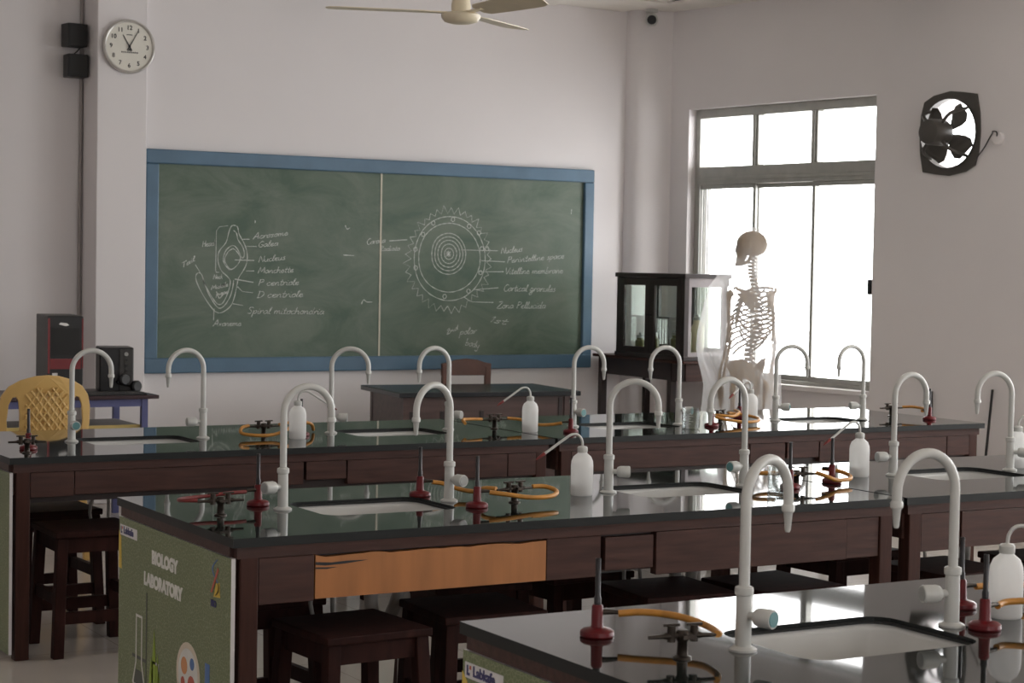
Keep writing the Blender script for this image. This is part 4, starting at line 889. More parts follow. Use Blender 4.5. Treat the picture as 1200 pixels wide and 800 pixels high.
# ------------------------------------------------------------------ exhaust fan in its wall hole
ef = bpy.data.objects.new('exhaust_fan', None); COL.objects.link(ef); ef.empty_display_size = 0.05
tag(ef, 'dark grey exhaust fan in a round hole high on the right wall', 'exhaust fan'); ef.matrix_world = RW @ Matrix.Translation((FANC[0], 0, FANC[1]))
out = [(-0.205, 0.205), (-0.13, 0.242), (0, 0.263), (0.10, 0.252), (0.205, 0.235), (0.230, 0.12), (0.238, 0), (0.230, -0.12), (0.205, -0.205), (0.13, -0.242), (0, -0.263), (-0.10, -0.252), (-0.205, -0.235), (-0.230, -0.12), (-0.238, 0), (-0.230, 0.12)]
mb = MB(); mb.plate(out, [circle(0, 0, 0.217, 36)], 0.012, Matrix.Translation((0, -0.014, 0)) @ STAND); obj('mounting_plate', mb, IRON, ef)
mb = MB(); mb.plate(circle(0, 0, 0.221, 36), [circle(0, 0, 0.214, 36)], 0.06, Matrix.Translation((0, -0.03, 0)) @ STAND); obj('ring', mb, IRON, ef)
MY = Matrix.Rotation(PI / 2, 4, 'X')   # local z -> -y, into the room
mb = MB(); mb.lathe([(0, 0.05), (0.055, 0.05), (0.074, 0.065), (0.082, 0.09), (0.082, 0.19), (0.074, 0.215), (0.045, 0.225), (0, 0.228)], 24, MY); obj('motor', mb, IRON, ef, smooth=40)
mb = MB(); mb.lathe([(0, 0.01), (0.03, 0.01), (0.032, 0.05), (0, 0.052)], 20, MY); obj('hub', mb, IRON, ef, smooth=40)
for k in range(4):
    a0 = math.radians(52 + 90 * k)
    rr = [(0.028, -0.5, 0.5), (0.08, -0.58, 0.55), (0.13, -0.58, 0.52), (0.172, -0.50, 0.44), (0.200, -0.30, 0.26)]
    mb = MB(); L = []; Rr = []
    for r, p, q2 in rr:
        L.append((r * math.cos(a0 + p), -0.045, r * math.sin(a0 + p))); Rr.append((r * math.cos(a0 + q2), -0.010, r * math.sin(a0 + q2)))
    n = len(L); v = L + Rr; v2 = [(x, y + 0.003, z) for x, y, z in v]
    f = [(i, i + 1, n + i + 1, n + i) for i in range(n - 1)]
    mb._add(v + v2, f + [tuple(2 * n + i for i in ff)[::-1] for ff in f] + [(0, n, 3 * n, 2 * n), (n - 1, 3 * n - 1, 4 * n - 1, 2 * n - 1)] + [(i, 2 * n + i, 2 * n + i + 1, i + 1) for i in range(n - 1)] + [(n + i, n + i + 1, 3 * n + i + 1, 3 * n + i) for i in range(n - 1)])
    obj('blade', mb, IRON, ef)
for a in (48, 135, 228, 315):
    c, s = math.cos(math.radians(a)), math.sin(math.radians(a))
    mb = MB(); mb.tube([(0.20 * c, -0.016, 0.20 * s), (0.19 * c, -0.06, 0.19 * s), (0.15 * c, -0.135, 0.15 * s), (0.078 * c, -0.145, 0.078 * s)], 0.011, 8); obj('bracket', mb, IRON, ef, smooth=50)
bx = bpy.data.objects.new('junction_box', None); COL.objects.link(bx); bx.empty_display_size = 0.03
tag(bx, 'small round white junction box right of the exhaust fan', 'junction box'); bx.matrix_world = RW @ Matrix.Translation((3.14, 0, 2.375))
mb = MB(); mb.lathe([(0, 0), (0.042, 0), (0.042, 0.018), (0.036, 0.024), (0, 0.025)], 22, MY); obj('body', mb, WALL, bx, smooth=40)
mb = MB(); mb.tube([(0.0, -0.024, 0.012), (0.01, -0.04, 0.035), (-0.015, -0.045, 0.04), (-0.03, -0.03, 0.03), (-0.06, -0.016, 0.005), (-0.10, -0.012, -0.05), (-0.155, -0.016, -0.115)], 0.004, 7); obj('wire', mb, BLACK, bx, smooth=50)

# ------------------------------------------------------------------ teacher desk and wooden chair
dk = thing('teacher_desk', 'brown wooden teacher desk below the chalkboard', 'desk', (5.695, 10.345, 0), math.radians(-7))
mb = MB(); mb.box(-0.60, 0.60, -0.37, 0.37, 0.745, 0.775); obj('desk_top', mb, pm('desk_top_sunmica', (0.015, 0.018, 0.022), 0.22), dk, bevel=0.004)
mb = MB(); mb.box(-0.54, 0.54, -0.30, -0.28, 0.20, 0.745); obj('modesty_panel', mb, DESKW, dk)
for s in (-1, 1):
    mb = MB(); mb.box(s * 0.54 - 0.012, s * 0.54 + 0.012, -0.30, 0.30, 0.08, 0.745); obj('side_panel', mb, DESKW, dk)
    mb = MB(); mb.box(s * 0.535 - 0.02, s * 0.535 + 0.02, -0.31, -0.27, 0, 0.745); obj('leg', mb, DESKW, dk); mb = MB(); mb.box(s * 0.535 - 0.02, s * 0.535 + 0.02, 0.27, 0.31, 0, 0.745); obj('leg', mb, DESKW, dk)
for x in (-0.50, -0.30, -0.04, 0.49):
    mb = MB(); mb.box(x - 0.012, x + 0.012, -0.306, -0.300, 0.30, 0.655 if x < 0.4 else 0.73); obj('slot', mb, CABW, dk)
wc = thing('wooden_chair', 'brown wooden chair behind the teacher desk', 'chair', (6.09, 10.98, 0), math.radians(172))
for s in (-1, 1):
    mb = MB(); mb.box(s * 0.155 - 0.02, s * 0.155 + 0.02, -0.205, -0.17, 0, 0.86); obj('leg', mb, CHAIRW, wc, bevel=0.004); mb = MB(); mb.box(s * 0.17 - 0.02, s * 0.17 + 0.02, 0.17, 0.205, 0, 0.43); obj('leg', mb, CHAIRW, wc, bevel=0.004)
mb = MB(); mb.box(-0.20, 0.20, -0.20, 0.22, 0.43, 0.455); obj('seat', mb, CHAIRW, wc, bevel=0.005)
mb = MB(); mb.poly([(-0.178, 0.80), (0.178, 0.80), (0.178, 0.880), (0.13, 0.888), (0.08, 0.905), (0, 0.914), (-0.08, 0.905), (-0.13, 0.888), (-0.178, 0.880)], 0.03, Matrix.Translation((0, -0.205, 0))); obj('backrest', mb, CHAIRW, wc, bevel=0.004)
mb = MB(); mb.box(-0.15, 0.15, -0.20, -0.18, 0.60, 0.66); obj('back_slat', mb, CHAIRW, wc)

# ------------------------------------------------------------------ computer table, tower, speaker, keyboard, yellow chair
ct = thing('computer_table', 'blue steel framed computer table at the left by the pillar', 'table', (3.05, 10.82, 0))
mb = MB(); mb.box(-0.75, 0.665, -0.31, 0.31, 0.735, 0.757); obj('table_top', mb, pm('maroon_laminate', (0.04, 0.016, 0.02), 0.35), ct, bevel=0.004)
mb = MB(); mb.box(-0.72, 0.60, -0.27, -0.245, 0.690, 0.735); mb.box(-0.72, 0.60, 0.245, 0.27, 0.690, 0.735); obj('top_rail', mb, BLUEMETAL, ct)
for x in (-0.71, 0.59):
    for y in (-0.258, 0.258):
        mb = MB(); mb.box(x - 0.018, x + 0.018, y - 0.018, y + 0.018, 0, 0.735); obj('leg', mb, BLUEMETAL, ct)
for z, w in ((0.56, 0.0), (0.20, 0.0)):
    mb = MB(); mb.box(-0.70, 0.58, -0.24, 0.24, z, z + 0.018); sh = obj('shelf', mb, LAMIN, ct); mb = MB(); mb.box(-0.70, 0.58, -0.246, -0.240, z - 0.004, z + 0.022); obj('edge_band', mb, YEDGE, sh)
    mb = MB(); mb.box(-0.70, 0.58, -0.27, -0.25, z - 0.03, z - 0.004); obj('shelf_rail', mb, BLUEMETAL, ct)
pc = thing('computer_tower', 'black and red computer tower on the blue table', 'computer', (3.245, 10.95, 0.757), math.radians(-6))
mb = MB(); mb.box(-0.10, 0.10, -0.20, 0.18, 0.0, 0.455); obj('case', mb, DKGREY, pc, bevel=0.006)
mb = MB(); mb.box(-0.102, 0.102, -0.215, -0.20, 0.004, 0.452); fp = obj('front_panel', mb, BLACK, pc, bevel=0.005)
mb = MB(); mb.box(-0.088, 0.088, -0.220, -0.215, 0.145, 0.205); mb.box(-0.102, -0.090, -0.219, -0.2145, 0.12, 0.44); mb.box(0.094, 0.102, -0.219, -0.2145, 0.15, 0.44); obj('red_trim', mb, REDPL, fp)
mb = MB(); mb.poly([(-0.04, 0.405), (0.0, 0.395), (0.02, 0.40), (0.005, 0.412), (-0.03, 0.415)], 0.002, Matrix.Translation((0, -0.2205, 0))); mb.box(-0.075, -0.045, -0.2175, -0.215, 0.095, 0.122); obj('badge', mb, SILVER, fp)
mb = MB(); mb.box(-0.08, 0.08, -0.219, -0.215, 0.225, 0.385); obj('drive_cover', mb, RUBBER, fp)
sp = thing('desktop_speaker', 'black desktop speaker beside the computer tower', 'speaker', (3.575, 10.93, 0.757), math.radians(-12))
mb = MB(); mb.box(-0.095, 0.105, -0.12, 0.12, 0, 0.265); obj('cabinet', mb, BLACK, sp, bevel=0.008)
mb = MB(); mb.box(0.02, 0.10, -0.128, -0.12, 0.01, 0.255); p_ = obj('control_panel', mb, DKGREY, sp, bevel=0.004)
for k in range(5):
    mb = MB(); mb.cyl((0.06, -0.128, 0.09 + 0.034 * k), (0.06, -0.136, 0.09 + 0.034 * k), 0.008 + (0.004 if k == 4 else 0)); obj('knob', mb, GREYCAP if k == 4 else BLACK, p_, smooth=40)
kb = thing('keyboard', 'black keyboard lying at the front of the blue table', 'keyboard', (3.42, 10.60, 0.757), math.radians(2))
mb = MB(); mb.poly([(-0.23, 0), (0.23, 0), (0.225, 0.012), (-0.225, 0.012)], 0.15, Matrix.Translation((0, -0.075, 0))); obj('body', mb, BLACK, kb, bevel=0.004)
key = MB().box(-0.007, 0.007, -0.007, 0.007, 0, 0.005).mesh('key'); key.materials.append(DKGREY)
for i in range(24):
    for j in range(6):
        o = obj('key', key, None, kb); o.location = (-0.207 + 0.018 * i, -0.05 + 0.02 * j, 0.012)
ph = thing('headphones', 'black headphones lying beside the desktop speaker', 'headphones', (3.60, 10.70, 0.757), math.radians(20))
for s in (-1, 1):
    mb = MB(); mb.lathe([(0, -0.018), (0.03, -0.018), (0.036, -0.008), (0.036, 0.01), (0.028, 0.018), (0, 0.018)], 18, Matrix.Translation((s * 0.045, 0, 0.038 + (0.045 if s < 0 else 0))) @ Matrix.Rotation(PI / 2, 4, 'X')); obj('ear_cup', mb, BLACK, ph, smooth=40)
mb = MB(); mb.tube([(-0.045, 0.01, 0.08), (-0.05, 0.06, 0.07), (0, 0.09, 0.05), (0.05, 0.06, 0.04), (0.045, 0.01, 0.04)], 0.007, 8); obj('head_band', mb, BLACK, ph, smooth=50)
yc = thing('plastic_chair', 'yellow plastic chair with diamond lattice back behind the far bench', 'chair', (2.735, 9.50, 0), math.radians(-4))
def arch(hw, z0, z1, n=14, e=0.45):
    return [(hw * (1 if i < n / 2 else -1) * abs(math.cos(PI * i / n)) ** e, z0 + (z1 - z0) * math.sin(PI * i / n) ** 0.6) for i in range(n + 1)]
out = [(-0.20, 0.40)] + [(0.20, 0.40), (0.215, 0.55), (0.232, 0.70), (0.232, 0.79), (0.218, 0.85), (0.185, 0.895), (0.13, 0.928), (0.06, 0.948), (0, 0.953), (-0.06, 0.948), (-0.13, 0.928), (-0.185, 0.895), (-0.218, 0.85), (-0.232, 0.79), (-0.232, 0.70), (-0.215, 0.55)]
def hole(s): return [(s * x, z) for x, z in [(0.135, 0.50), (0.128, 0.62), (0.132, 0.76), (0.138, 0.82), (0.150, 0.842), (0.168, 0.838), (0.184, 0.80), (0.192, 0.72), (0.182, 0.58), (0.172, 0.50)]]
mb = MB(); mb.plate(out, [hole(1), hole(-1)], 0.02, STAND)
bmesh.ops.subdivide_edges(mb.bm, edges=[e for e in mb.bm.edges if e.calc_length() > 0.10], cuts=2)
for v in mb.bm.verts: v.co.y += 0.9 * v.co.x ** 2 - 0.06 - 0.10 * (v.co.z - 0.4)
obj('backrest', mb, YELLOW, yc, bevel=0.004)
for d in (-1, 1):
    for k in range(-6, 12):
        x0 = -0.105; z0 = 0.52 + k * 0.052; pts = []
        for q in range(9):
            xx = -0.105 + 0.21 * q / 8; zz = z0 + (xx - x0) * 1.35 if d > 0 else z0 + (0.21 - (xx - x0)) * 1.35
            if 0.50 < zz < 0.890: pts.append((xx, 0.9 * xx * xx - 0.06 - 0.10 * (zz - 0.4) - 0.001, zz))
        if len(pts) > 2: mb = MB(); mb.tube(pts, 0.0065, 6); obj('lattice_rib', mb, YELLOW, yc, smooth=60)
mb = MB(); mb.box(-0.22, 0.22, -0.04, 0.38, 0.41, 0.435); obj('seat', mb, YELLOW, yc, bevel=0.012)
for sx in (-1, 1):
    for y0, y1 in ((-0.02, -0.10), (0.36, 0.40)):
        mb = MB(); mb.loft([[(sx * xx + dx, yy + dy, z) for dx, dy in ((-.022, -.022), (.022, -.022), (.022, .022), (-.022, .022))] for xx, yy, z in ((0.215, y1, 0), (0.19, y0, 0.415))]); obj('leg', mb, YELLOW, yc, bevel=0.006)

# ------------------------------------------------------------------ specimen cabinet on its table
tb = thing('side_table', 'dark wooden side table carrying the glazed cabinet', 'table', (7.33, 10.36, 0))
mb = MB(); mb.box(0, 0.47, -0.02, 1.12, 0.905, 0.925); obj('table_top', mb, DKWOODV, tb, bevel=0.004)
mb = MB(); mb.box(0.03, 0.05, 0.03, 1.07, 0.785, 0.905); mb.box(0.42, 0.44, 0.03, 1.07, 0.785, 0.905); obj('long_apron', mb, CABW, tb)
for y in (0.02, 1.06):
    mb = MB(); mb.box(0.05, 0.42, y, y + 0.02, 0.785, 0.905); obj('end_apron', mb, DKWOOD, tb)
for x in (0.025, 0.405):
    for y in (0.16 if x < 0.1 else 0.02, 1.03):
        mb = MB(); mb.box(x, x + 0.045, y, y + 0.045, 0, 0.905); obj('leg', mb, CABW, tb)
cb = thing('display_cabinet', 'dark wooden display cabinet with two glazed doors, on the side table', 'cabinet', (7.35, 10.37, 0.925))
W_, D_, H_ = 0.37, 0.83, 0.59      # x depth, y length, height
mb = MB(); mb.box(-0.012, W_ + 0.012, -0.015, D_ + 0.015, H_ - 0.03, H_); obj('cornice', mb, CABW, cb, bevel=0.004)
mb = MB(); mb.box(-0.008, W_ + 0.008, -0.01, D_ + 0.01, 0, 0.03); obj('plinth', mb, CABW, cb, bevel=0.004)
mb = MB(); mb.box(W_ - 0.012, W_, 0.0, D_, 0.03, 0.08); mb.box(W_ - 0.012, W_, 0.0, D_, H_ - 0.08, H_ - 0.03); mb.box(W_ - 0.012, W_, D_ / 2 - 0.03, D_ / 2 + 0.03, 0.08, H_ - 0.08); bp = obj('back_frame', mb, CABW, cb)
for y0, y1 in ((0.03, D_ / 2 - 0.03), (D_ / 2 + 0.03, D_ - 0.03)):
    mb = MB(); mb.box(W_ - 0.009, W_ - 0.005, y0, y1, 0.08, H_ - 0.08); obj('pane', mb, CABGLASS, bp)
for y in (0.0, D_ - 0.035):
    mb = MB(); mb.box(0.0, 0.035, y, y + 0.035, 0.03, H_ - 0.03); obj('corner_post', mb, CABW, cb); mb = MB(); mb.box(W_ - 0.035, W_ - 0.012, y, y + 0.035, 0.03, H_ - 0.03); obj('corner_post', mb, CABW, cb)
lt = pm('cabinet_wood_glare', (0.36, 0.33, 0.34), 0.3)  # end frames coloured lighter than the cabinet to carry the window glare
for y in (0.004, D_ - 0.012):
    mb = MB(); mb.box(0.035, W_ - 0.035, y, y + 0.008, H_ - 0.09, H_ - 0.03); mb.box(0.035, W_ - 0.035, y, y + 0.008, 0.03, 0.06); mb.box(0.035, 0.06, y, y + 0.008, 0.06, H_ - 0.09); mb.box(W_ - 0.06, W_ - 0.035, y, y + 0.008, 0.06, H_ - 0.09)
    e_ = obj('end_frame', mb, lt, cb); mb = MB(); mb.box(0.06, W_ - 0.06, y + 0.002, y + 0.006, 0.06, H_ - 0.09); obj('pane', mb, CABGLASS, e_)
for y0, y1 in ((0.037, D_ / 2 - 0.001), (D_ / 2 + 0.001, D_ - 0.037)):
    mb = MB(); f = 0.055
    mb.box(-0.004, 0.018, y0, y0 + f, 0.032, H_ - 0.032); mb.box(-0.004, 0.018, y1 - f, y1, 0.032, H_ - 0.032); mb.box(-0.004, 0.018, y0 + f, y1 - f, 0.032, 0.075); mb.box(-0.004, 0.018, y0 + f, y1 - f, H_ - 0.085, H_ - 0.032)
    d_ = obj('door', mb, CABW, cb, bevel=0.003)
    mb = MB(); mb.box(0.006, 0.010, y0 + f - 0.005, y1 - f + 0.005, 0.07, H_ - 0.08); obj('pane', mb, CABGLASS, d_)
    mb = MB(); mb.cyl((-0.004, (y1 - 0.02 if y0 < 0.1 else y0 + 0.02), 0.30), (-0.018, (y1 - 0.02 if y0 < 0.1 else y0 + 0.02), 0.30), 0.007); obj('knob', mb, STEEL, d_, smooth=40)
JAR = pm('greenish_specimen', (0.16, 0.15, 0.05), 0.3, var=0.3)
for i, (y, x, r, h, m_) in enumerate([(0.20, 0.14, 0.055, 0.19, JAR), (0.33, 0.17, 0.042, 0.13, JAR), (0.22, 0.27, 0.045, 0.24, CREAM), (0.50, 0.10, 0.035, 0.12, JAR), (0.66, 0.09, 0.035, 0.10, JAR)]):
    lb = ['squat green specimen jar behind the near cabinet door', 'smaller green jar beside the squat one in the cabinet', 'tall pale jar at the back of the cabinet', 'green jar behind the far cabinet door', 'low green jar at the far end of the cabinet'][i]
    t = thing('specimen_jar', lb, 'jar', (7.35 + x, 10.37 + y, 0.955), 0, 'specimen jars in the cabinet')
    mb = MB(); mb.lathe([(0, 0), (r, 0), (r, h * 0.8), (r * 0.7, h * 0.9), (r * 0.7, h), (0, h)], 18); obj('jar_body', mb, m_, t, smooth=40)
    mb = MB(); mb.lathe([(0, h), (r * 0.75, h), (r * 0.75, h + 0.02), (r * 0.3, h + 0.025), (r * 0.25, h + 0.04), (0, h + 0.042)], 18); obj('stopper', mb, GREYCAP, t, smooth=40)
rk = thing('test_tube_rack', 'small test tube rack behind the far cabinet door', 'rack', (7.62, 10.99, 0.955), PI / 2)
mb = MB(); mb.box(-0.10, 0.10, -0.03, 0.03, 0, 0.012); mb.box(-0.10, 0.10, -0.03, 0.03, 0.24, 0.25); mb.box(-0.10, -0.088, -0.03, 0.03, 0.012, 0.24); mb.box(0.088, 0.10, -0.03, 0.03, 0.012, 0.24); obj('frame', mb, CABW, rk)
for k in range(5):
    mb = MB(); mb.cyl((-0.068 + 0.034 * k, 0, 0.014), (-0.068 + 0.034 * k, 0, 0.23), 0.010); obj('test_tube', mb, LABGLASS, rk, smooth=40)

# ------------------------------------------------------------------ anatomical skeleton (local +x is where the chest faces, +y its left)
SKX, SKY = 7.315, 9.595
sk_ = thing('anatomical_skeleton', 'cream plastic human skeleton standing before the window under a clear cover', 'skeleton', (SKX, SKY, 0), math.radians(103))
sk_.scale = (1.0, 1.13, 1.0)
def bone(name, pts, r, parent=sk_, seg=9, label=None):
    mb = MB(); mb.tube(pts, r, seg); return obj(name, mb, BONE, parent, smooth=70, label=label)
# skull turned to its left
HM = Matrix.Translation((0.0, 0, 0)) @ Matrix.Translation((0.015, 0, 1.66)) @ Matrix.Rotation(math.radians(44), 4, 'Z')
mb = MB(); mb.sphere((-0.010, 0, 0.052), 0.092, 1.02, 0.80, 0.93, 22, 16, HM)
for v in mb.bm.verts:
    p = HM.inverted() @ v.co
    if p.x > 0.03 and p.z < 0.05: p.x *= 0.93; p.y *= 0.88
    if p.z < -0.015: p.z = -0.015 + (p.z + 0.015) * 0.35
    v.co = HM @ p
sku = obj('skull', mb, BONE, sk_, smooth=70)
mb = MB(); mb.loft([[tuple(HM @ Vector((x + dx * k, y * k, z))) for dx, y in ((0.03, -0.030), (0.040, 0.0), (0.03, 0.030), (-0.02, 0.040), (-0.035, 0), (-0.02, -0.040))] for x, z, k in ((0.043, 0.035, 1.0), (0.046, 0.0, 0.98), (0.046, -0.025, 0.86), (0.052, -0.050, 0.74), (0.058, -0.072, 0.62))]); obj('face_bones', mb, BONE, sku, smooth=60)
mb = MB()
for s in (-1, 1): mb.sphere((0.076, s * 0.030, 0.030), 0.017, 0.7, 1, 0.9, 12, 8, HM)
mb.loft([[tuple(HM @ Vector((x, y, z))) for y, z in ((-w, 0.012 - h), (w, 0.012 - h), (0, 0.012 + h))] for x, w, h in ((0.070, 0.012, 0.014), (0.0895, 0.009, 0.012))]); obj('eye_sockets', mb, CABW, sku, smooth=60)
mb = MB()
for s in (-1, 1):
    mb.tube([tuple(HM @ Vector(p)) for p in ((-0.005, s * 0.055, 0.012), (-0.002, s * 0.055, -0.03), (0.018, s * 0.046, -0.062), (0.055, s * 0.028, -0.076), (0.078, s * 0.008, -0.078), (0.080, 0, -0.077))], [0.007, 0.010, 0.012, 0.012, 0.011, 0.011], 8)
    mb.tube([tuple(HM @ Vector(p)) for p in ((-0.002, s * 0.070, 0.006), (0.035, s * 0.066, 0.004), (0.066, s * 0.046, 0.004))], 0.006, 7)
obj('jaw', mb, BONE, sku, smooth=60)
mb = MB()
for k in range(13):
    for zz in (-0.046, -0.060):
        a = math.radians(-66 + 11 * k); c = HM @ Vector((0.048 + 0.033 * math.cos(a), 0.033 * math.sin(a), zz)); mb.sphere(c, 0.0055, 1, 1, 1.2, 6, 5)
obj('teeth', mb, IVORY, sku, smooth=70)
# spine
def spine_x(z): 
    if z > 1.44: return -0.015 + 0.03 * math.sin((z - 1.44) / 0.2 * PI * 0.8)
    if z > 1.10: return -0.015 - 0.045 * math.sin((z - 1.10) / 0.34 * PI)
    return -0.015 + 0.035 * math.sin((1.10 - z) / 0.2 * PI)
mb = MB(); z = 0.905; k = 0
while z < 1.63:
    r = 0.023 - 0.011 * (z - 0.9) / 0.73; h = 0.026 - 0.010 * (z - 0.9) / 0.73
    x = spine_x(z); mb.lathe([(0, 0), (r, 0.001), (r * 0.86, h / 2), (r, h - 0.001), (0, h)], 12, Matrix.Translation((x, 0, z)))
    mb.tube([(x - r, 0, z + h / 2), (x - r - 0.022, 0, z - 0.002), (x - r - 0.034, 0, z - 0.012)], [0.007, 0.005, 0.004], 6)
    for s in (-1, 1): mb.tube([(x - r * 0.8, s * r * 0.6, z + h / 2), (x - r, s * (r + 0.018), z + h / 2 + 0.003)], [0.006, 0.004], 6)
    z += h + 0.005; k += 1
obj('spine', mb, BONE, sk_, smooth=50)
mb = MB(); mb.loft([[(spine_x(0.9) - 0.01 - d, w * math.cos(t) if True else 0, zz) if False else (spine_x(0.9) - 0.015 - d + 0.018 * math.sin(t), w * math.cos(t), zz) for t in [2 * PI * q / 10 for q in range(10)]] for zz, w, d in ((0.905, 0.052, 0.0), (0.86, 0.042, 0.025), (0.82, 0.026, 0.035), (0.78, 0.010, 0.025))]); obj('sacrum', mb, BONE, sk_, smooth=60)
# rib cage
for i in range(12):
    zb = 1.435 - 0.029 * i; f = i / 11
    hw = 0.070 + 0.075 * math.sin(min(1, (i + 0.6) / 7) * PI / 2) - (0.022 * max(0, i - 8))
    dp = 0.075 + 0.10 * min(1, i / 5) - 0.012 * max(0, i - 8)
    drop = 0.05 + 0.055 * f
    for s in (-1, 1):
        bx_ = spine_x(zb) - 0.02; pts = [(bx_, s * 0.022, zb), (bx_ - 0.028, s * hw * 0.45, zb + 0.004), (bx_ - 0.005, s * hw * 0.85, zb - drop * 0.25), (bx_ + dp * 0.45, s * hw, zb - drop * 0.65), (bx_ + dp * 0.85, s * hw * 0.82, zb - drop)]
        if i < 7: pts += [(bx_ + dp * 1.08, s * hw * 0.45, zb - drop * 0.95), (bx_ + dp * 1.12, s * 0.022, zb - drop * 0.75 + 0.008 * (i > 3) * (i - 3))]
        elif i < 10: pts += [(bx_ + dp * 1.05, s * hw * 0.50, zb - drop * 0.75), (bx_ + dp * 1.10, s * 0.035, zb - drop * 0.35 + 0.012)]
        bone('rib', pts, 0.0060, seg=6)
mb = MB(); xs = spine_x(1.35) + 0.165
mb.loft([[(xs + o_, -w, z), (xs + o_ + 0.008, 0, z), (xs + o_, w, z), (xs + o_ - 0.006, 0, z)] for z, w, o_ in ((1.405, 0.030, -0.065), (1.36, 0.020, -0.045), (1.30, 0.017, -0.02), (1.24, 0.020, -0.005), (1.205, 0.010, 0.0), (1.18, 0.004, 0.0))]); obj('sternum', mb, BONE, sk_, smooth=60)
for s, lb in ((1, 'left'), (-1, 'right')):
    bone('clavicle', [(xs - 0.06, s * 0.025, 1.41), (xs - 0.075, s * 0.08, 1.43), (xs - 0.12, s * 0.13, 1.437), (xs - 0.14, s * 0.172, 1.43)], 0.0075)
    mb = MB(); c = spine_x(1.38) - 0.035
    tri = [(c, s * 0.055, 1.415), (c - 0.01, s * 0.062, 1.27), (c + 0.02, s * 0.125, 1.345), (c + 0.045, s * 0.155, 1.40)]
    mb._add(tri + [(x - 0.008, y, z) for x, y, z in tri], [(0, 1, 2, 3), (7, 6, 5, 4), (0, 4, 5, 1), (1, 5, 6, 2), (2, 6, 7, 3), (3, 7, 4, 0)])
    mb.tube([(c - 0.012, s * 0.06, 1.385), (c - 0.012, s * 0.12, 1.41), (c + 0.03, s * 0.172, 1.428)], [0.005, 0.007, 0.010], 7); obj('scapula', mb, BONE, sk_, smooth=40)
    sx_ = 0.0
    bone('humerus', [(sx_ - 0.005, s * 0.172, 1.405), (sx_, s * 0.186, 1.39), (sx_, s * 0.190, 1.34), (sx_ - 0.01, s * 0.196, 1.20), (sx_ - 0.012, s * 0.198, 1.12), (sx_ - 0.012, s * 0.198, 1.09)], [0.022, 0.021, 0.012, 0.010, 0.014, 0.019])
    bone('ulna', [(sx_ - 0.025, s * 0.196, 1.10), (sx_ - 0.015, s * 0.204, 1.02), (sx_ + 0.005, s * 0.212, 0.90), (sx_ + 0.012, s * 0.215, 0.84)], [0.012, 0.008, 0.0065, 0.008])
    bone('radius', [(sx_ - 0.004, s * 0.206, 1.075), (sx_ + 0.006, s * 0.216, 1.0), (sx_ + 0.03, s * 0.222, 0.90), (sx_ + 0.034, s * 0.218, 0.84)], [0.009, 0.007, 0.0075, 0.012])
    mb = MB()
    for q, (dx, L) in enumerate(((0.045, 0.10), (0.034, 0.155), (0.024, 0.165), (0.013, 0.155), (0.002, 0.13))):
        if q == 0: mb.tube([(sx_ + 0.034, s * 0.216, 0.825), (sx_ + 0.055, s * 0.208, 0.79), (sx_ + 0.06, s * 0.198, 0.75)], [0.006, 0.006, 0.004], 6)
        else: mb.tube([(sx_ + 0.022, s * 0.217, 0.832), (sx_ + dx, s * 0.219, 0.78), (sx_ + dx + 0.003, s * 0.218, 0.76), (sx_ + dx + 0.004, s * 0.212, 0.832 - L * 0.8), (sx_ + dx, s * 0.205, 0.832 - L)], [0.007, 0.0055, 0.006, 0.0045, 0.003], 6)
    obj('hand', mb, BONE, sk_, smooth=60)
    # hip bone: flared wing, socket and pubic arch
    mb = MB(); px = spine_x(0.9)
    wing = [[(px - 0.045, s * 0.035, 0.90), (px - 0.055, s * 0.065, 0.955), (px - 0.02, s * 0.105, 0.985), (px + 0.035, s * 0.135, 0.975), (px + 0.08, s * 0.132, 0.935)],
            [(px - 0.035, s * 0.05, 0.845), (px - 0.025, s * 0.07, 0.86), (px + 0.0, s * 0.085, 0.86), (px + 0.025, s * 0.095, 0.855), (px + 0.05, s * 0.10, 0.85)]]
    v = wing[0] + wing[1]; v2 = [(x - 0.0, y - s * 0.012, z) for x, y, z in v]
    f = [(i, i + 1, 6 + i, 5 + i) for i in range(4)]
    mb._add(v + v2, f + [tuple(10 + i for i in ff)[::-1] for ff in f] + [(i, 10 + i, 11 + i, i + 1) for i in range(4)] + [(5 + i, 6 + i, 16 + i, 15 + i) for i in range(4)] + [(0, 5, 15, 10), (4, 14, 19, 9)])
    mb.sphere((px + 0.02, s * 0.088, 0.845), 0.030, 1, 0.8, 1.1, 12, 8)
    mb.tube([(px + 0.03, s * 0.085, 0.84), (px + 0.075, s * 0.05, 0.825), (px + 0.09, s * 0.010, 0.815)], [0.013, 0.011, 0.014], 8)
    mb.tube([(px + 0.012, s * 0.080, 0.83), (px - 0.0, s * 0.068, 0.775), (px + 0.012, s * 0.058, 0.755), (px + 0.055, s * 0.03, 0.785), (px + 0.088, s * 0.012, 0.805)], [0.016, 0.015, 0.014, 0.008, 0.010], 8); obj('hip_bone', mb, BONE, sk_, smooth=50)
    bone('femur', [(px + 0.022, s * 0.098, 0.845), (px + 0.015, s * 0.130, 0.83), (px + 0.01, s * 0.145, 0.80), (px + 0.02, s * 0.130, 0.66), (px + 0.02, s * 0.105, 0.50), (px + 0.014, s * 0.095, 0.465)], [0.021, 0.015, 0.019, 0.0125, 0.014, 0.032])
    bone('tibia', [(px + 0.012, s * 0.092, 0.445), (px + 0.012, s * 0.091, 0.42), (px + 0.008, s * 0.09, 0.28), (px, s * 0.09, 0.12), (px, s * 0.09, 0.095)], [0.030, 0.022, 0.012, 0.013, 0.018])
    bone('fibula', [(px - 0.005, s * 0.122, 0.415), (px - 0.008, s * 0.120, 0.26), (px - 0.005, s * 0.112, 0.09)], [0.009, 0.006, 0.010])
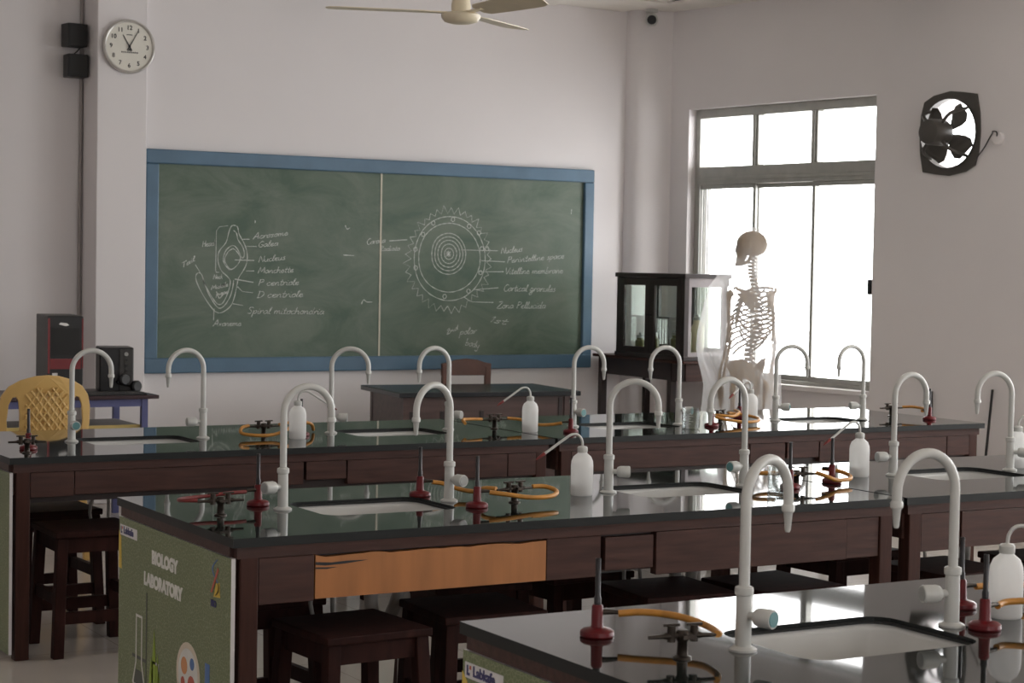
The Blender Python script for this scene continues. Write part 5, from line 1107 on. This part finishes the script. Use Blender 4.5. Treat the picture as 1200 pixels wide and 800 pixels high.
    mb = MB(); mb.sphere((px - 0.045, s * 0.092, 0.065), 0.026, 1.3, 0.9, 0.9, 12, 8)
    for q in range(5): mb.tube([(px - 0.01, s * 0.094, 0.08), (px + 0.06, s * (0.075 + 0.012 * q), 0.07), (px + 0.13, s * (0.068 + 0.017 * q), 0.052), (px + 0.165 - 0.01 * q, s * (0.066 + 0.019 * q), 0.05)], [0.016, 0.009, 0.008, 0.005], 7)
    obj('foot', mb, BONE, sk_, smooth=60)
mb = MB(); mb.cyl((-0.10, 0, 0.04), (-0.10, 0, 0.88), 0.010); mb.tube([(-0.10, 0, 0.87), (-0.09, 0, 0.90), (-0.04, 0, 0.90)], 0.009, 8); obj('stand_pole', mb, SILVER, sk_, smooth=60)
mb = MB()
for k in range(5):
    a = 2 * PI * k / 5; mb.bar((-0.10, 0, 0.045), (-0.10 + 0.28 * math.cos(a), 0.28 * math.sin(a), 0.035), 0.03, 0.02); mb.sphere((-0.10 + 0.27 * math.cos(a), 0.27 * math.sin(a), 0.016), 0.016, 1, 1, 1, 10, 6)
obj('stand_base', mb, WHITEPL, sk_, smooth=40)
# the clear polythene cover hanging over it
LAT = Vector((0.866, -0.5, 0)); DEP = Vector((0.5, 0.866, 0)); base = Vector((7.293, 9.60, 0))
prof = [(1.826, -.004, .006, .006), (1.80, -.055, .075, .07), (1.765, -.090, .115, .10), (1.71, -.108, .135, .12), (1.66, -.115, .135, .12), (1.58, -.14, .125, .11), (1.50, -.20, .15, .17), (1.43, -.25, .205, .245), (1.33, -.275, .215, .25), (1.22, -.295, .215, .25), (1.13, -.315, .215, .25),
        (1.04, -.315, .20, .21), (.96, -.295, .205, .22), (.90, -.27, .21, .22), (.82, -.25, .215, .22), (.70, -.26, .225, .22), (.58, -.275, .23, .23), (.45, -.28, .24, .235), (.36, -.285, .245, .24)]
N = 64; rings = []
for j, (z, l, r, d) in enumerate(prof):
    ring = []; cx_ = (l + r) / 2; hw = (r - l) / 2
    for k in range(N):
        a = 2 * PI * k / N; amp = 0.0 if j < 2 else 0.035 + 0.05 * min(1, j / 12)
        w = 1 + amp * (math.sin(7 * a + 0.35 * j) * 0.6 + math.sin(13 * a - 0.5 * j) * 0.35 + math.sin(23 * a + j) * 0.18)
        p = base + LAT * (cx_ + hw * math.cos(a) * w) + DEP * (d * math.sin(a) * w); ring.append((p.x - SKX, p.y - SKY, z + 0.006 * math.sin(5 * a + j)))
    rings.append(ring)
mb = MB(); R = [[mb.bm.verts.new(p) for p in ring] for ring in rings]
for A, Bq in zip(R, R[1:]):
    for k in range(N): mb.bm.faces.new((A[k], A[(k + 1) % N], Bq[(k + 1) % N], Bq[k]))
mb.bm.faces.new(R[0])
cv = obj('plastic_cover', mb, FILM, None, smooth=75); cv.location = (SKX, SKY, 0)
tag(cv, 'crumpled clear polythene cover draped over the skeleton', 'plastic cover')

# ------------------------------------------------------------------ rods leaning against the right wall
for lb, p, q in (('thin black rod leaning by the right wall at the photo edge', (8.05, 8.28, 0.004), (8.274, 8.42, 0.845)), ('thin dark rod standing behind the burner at the end of the far row', (8.15, 8.78, 0.004), (8.214, 8.89, 0.805))):
    mb = MB(); mb.cyl(p, q, 0.0085, seg=10); tag(obj('metal_rod', mb, STEEL, smooth=40), lb, 'rod', 'leaning metal rods')
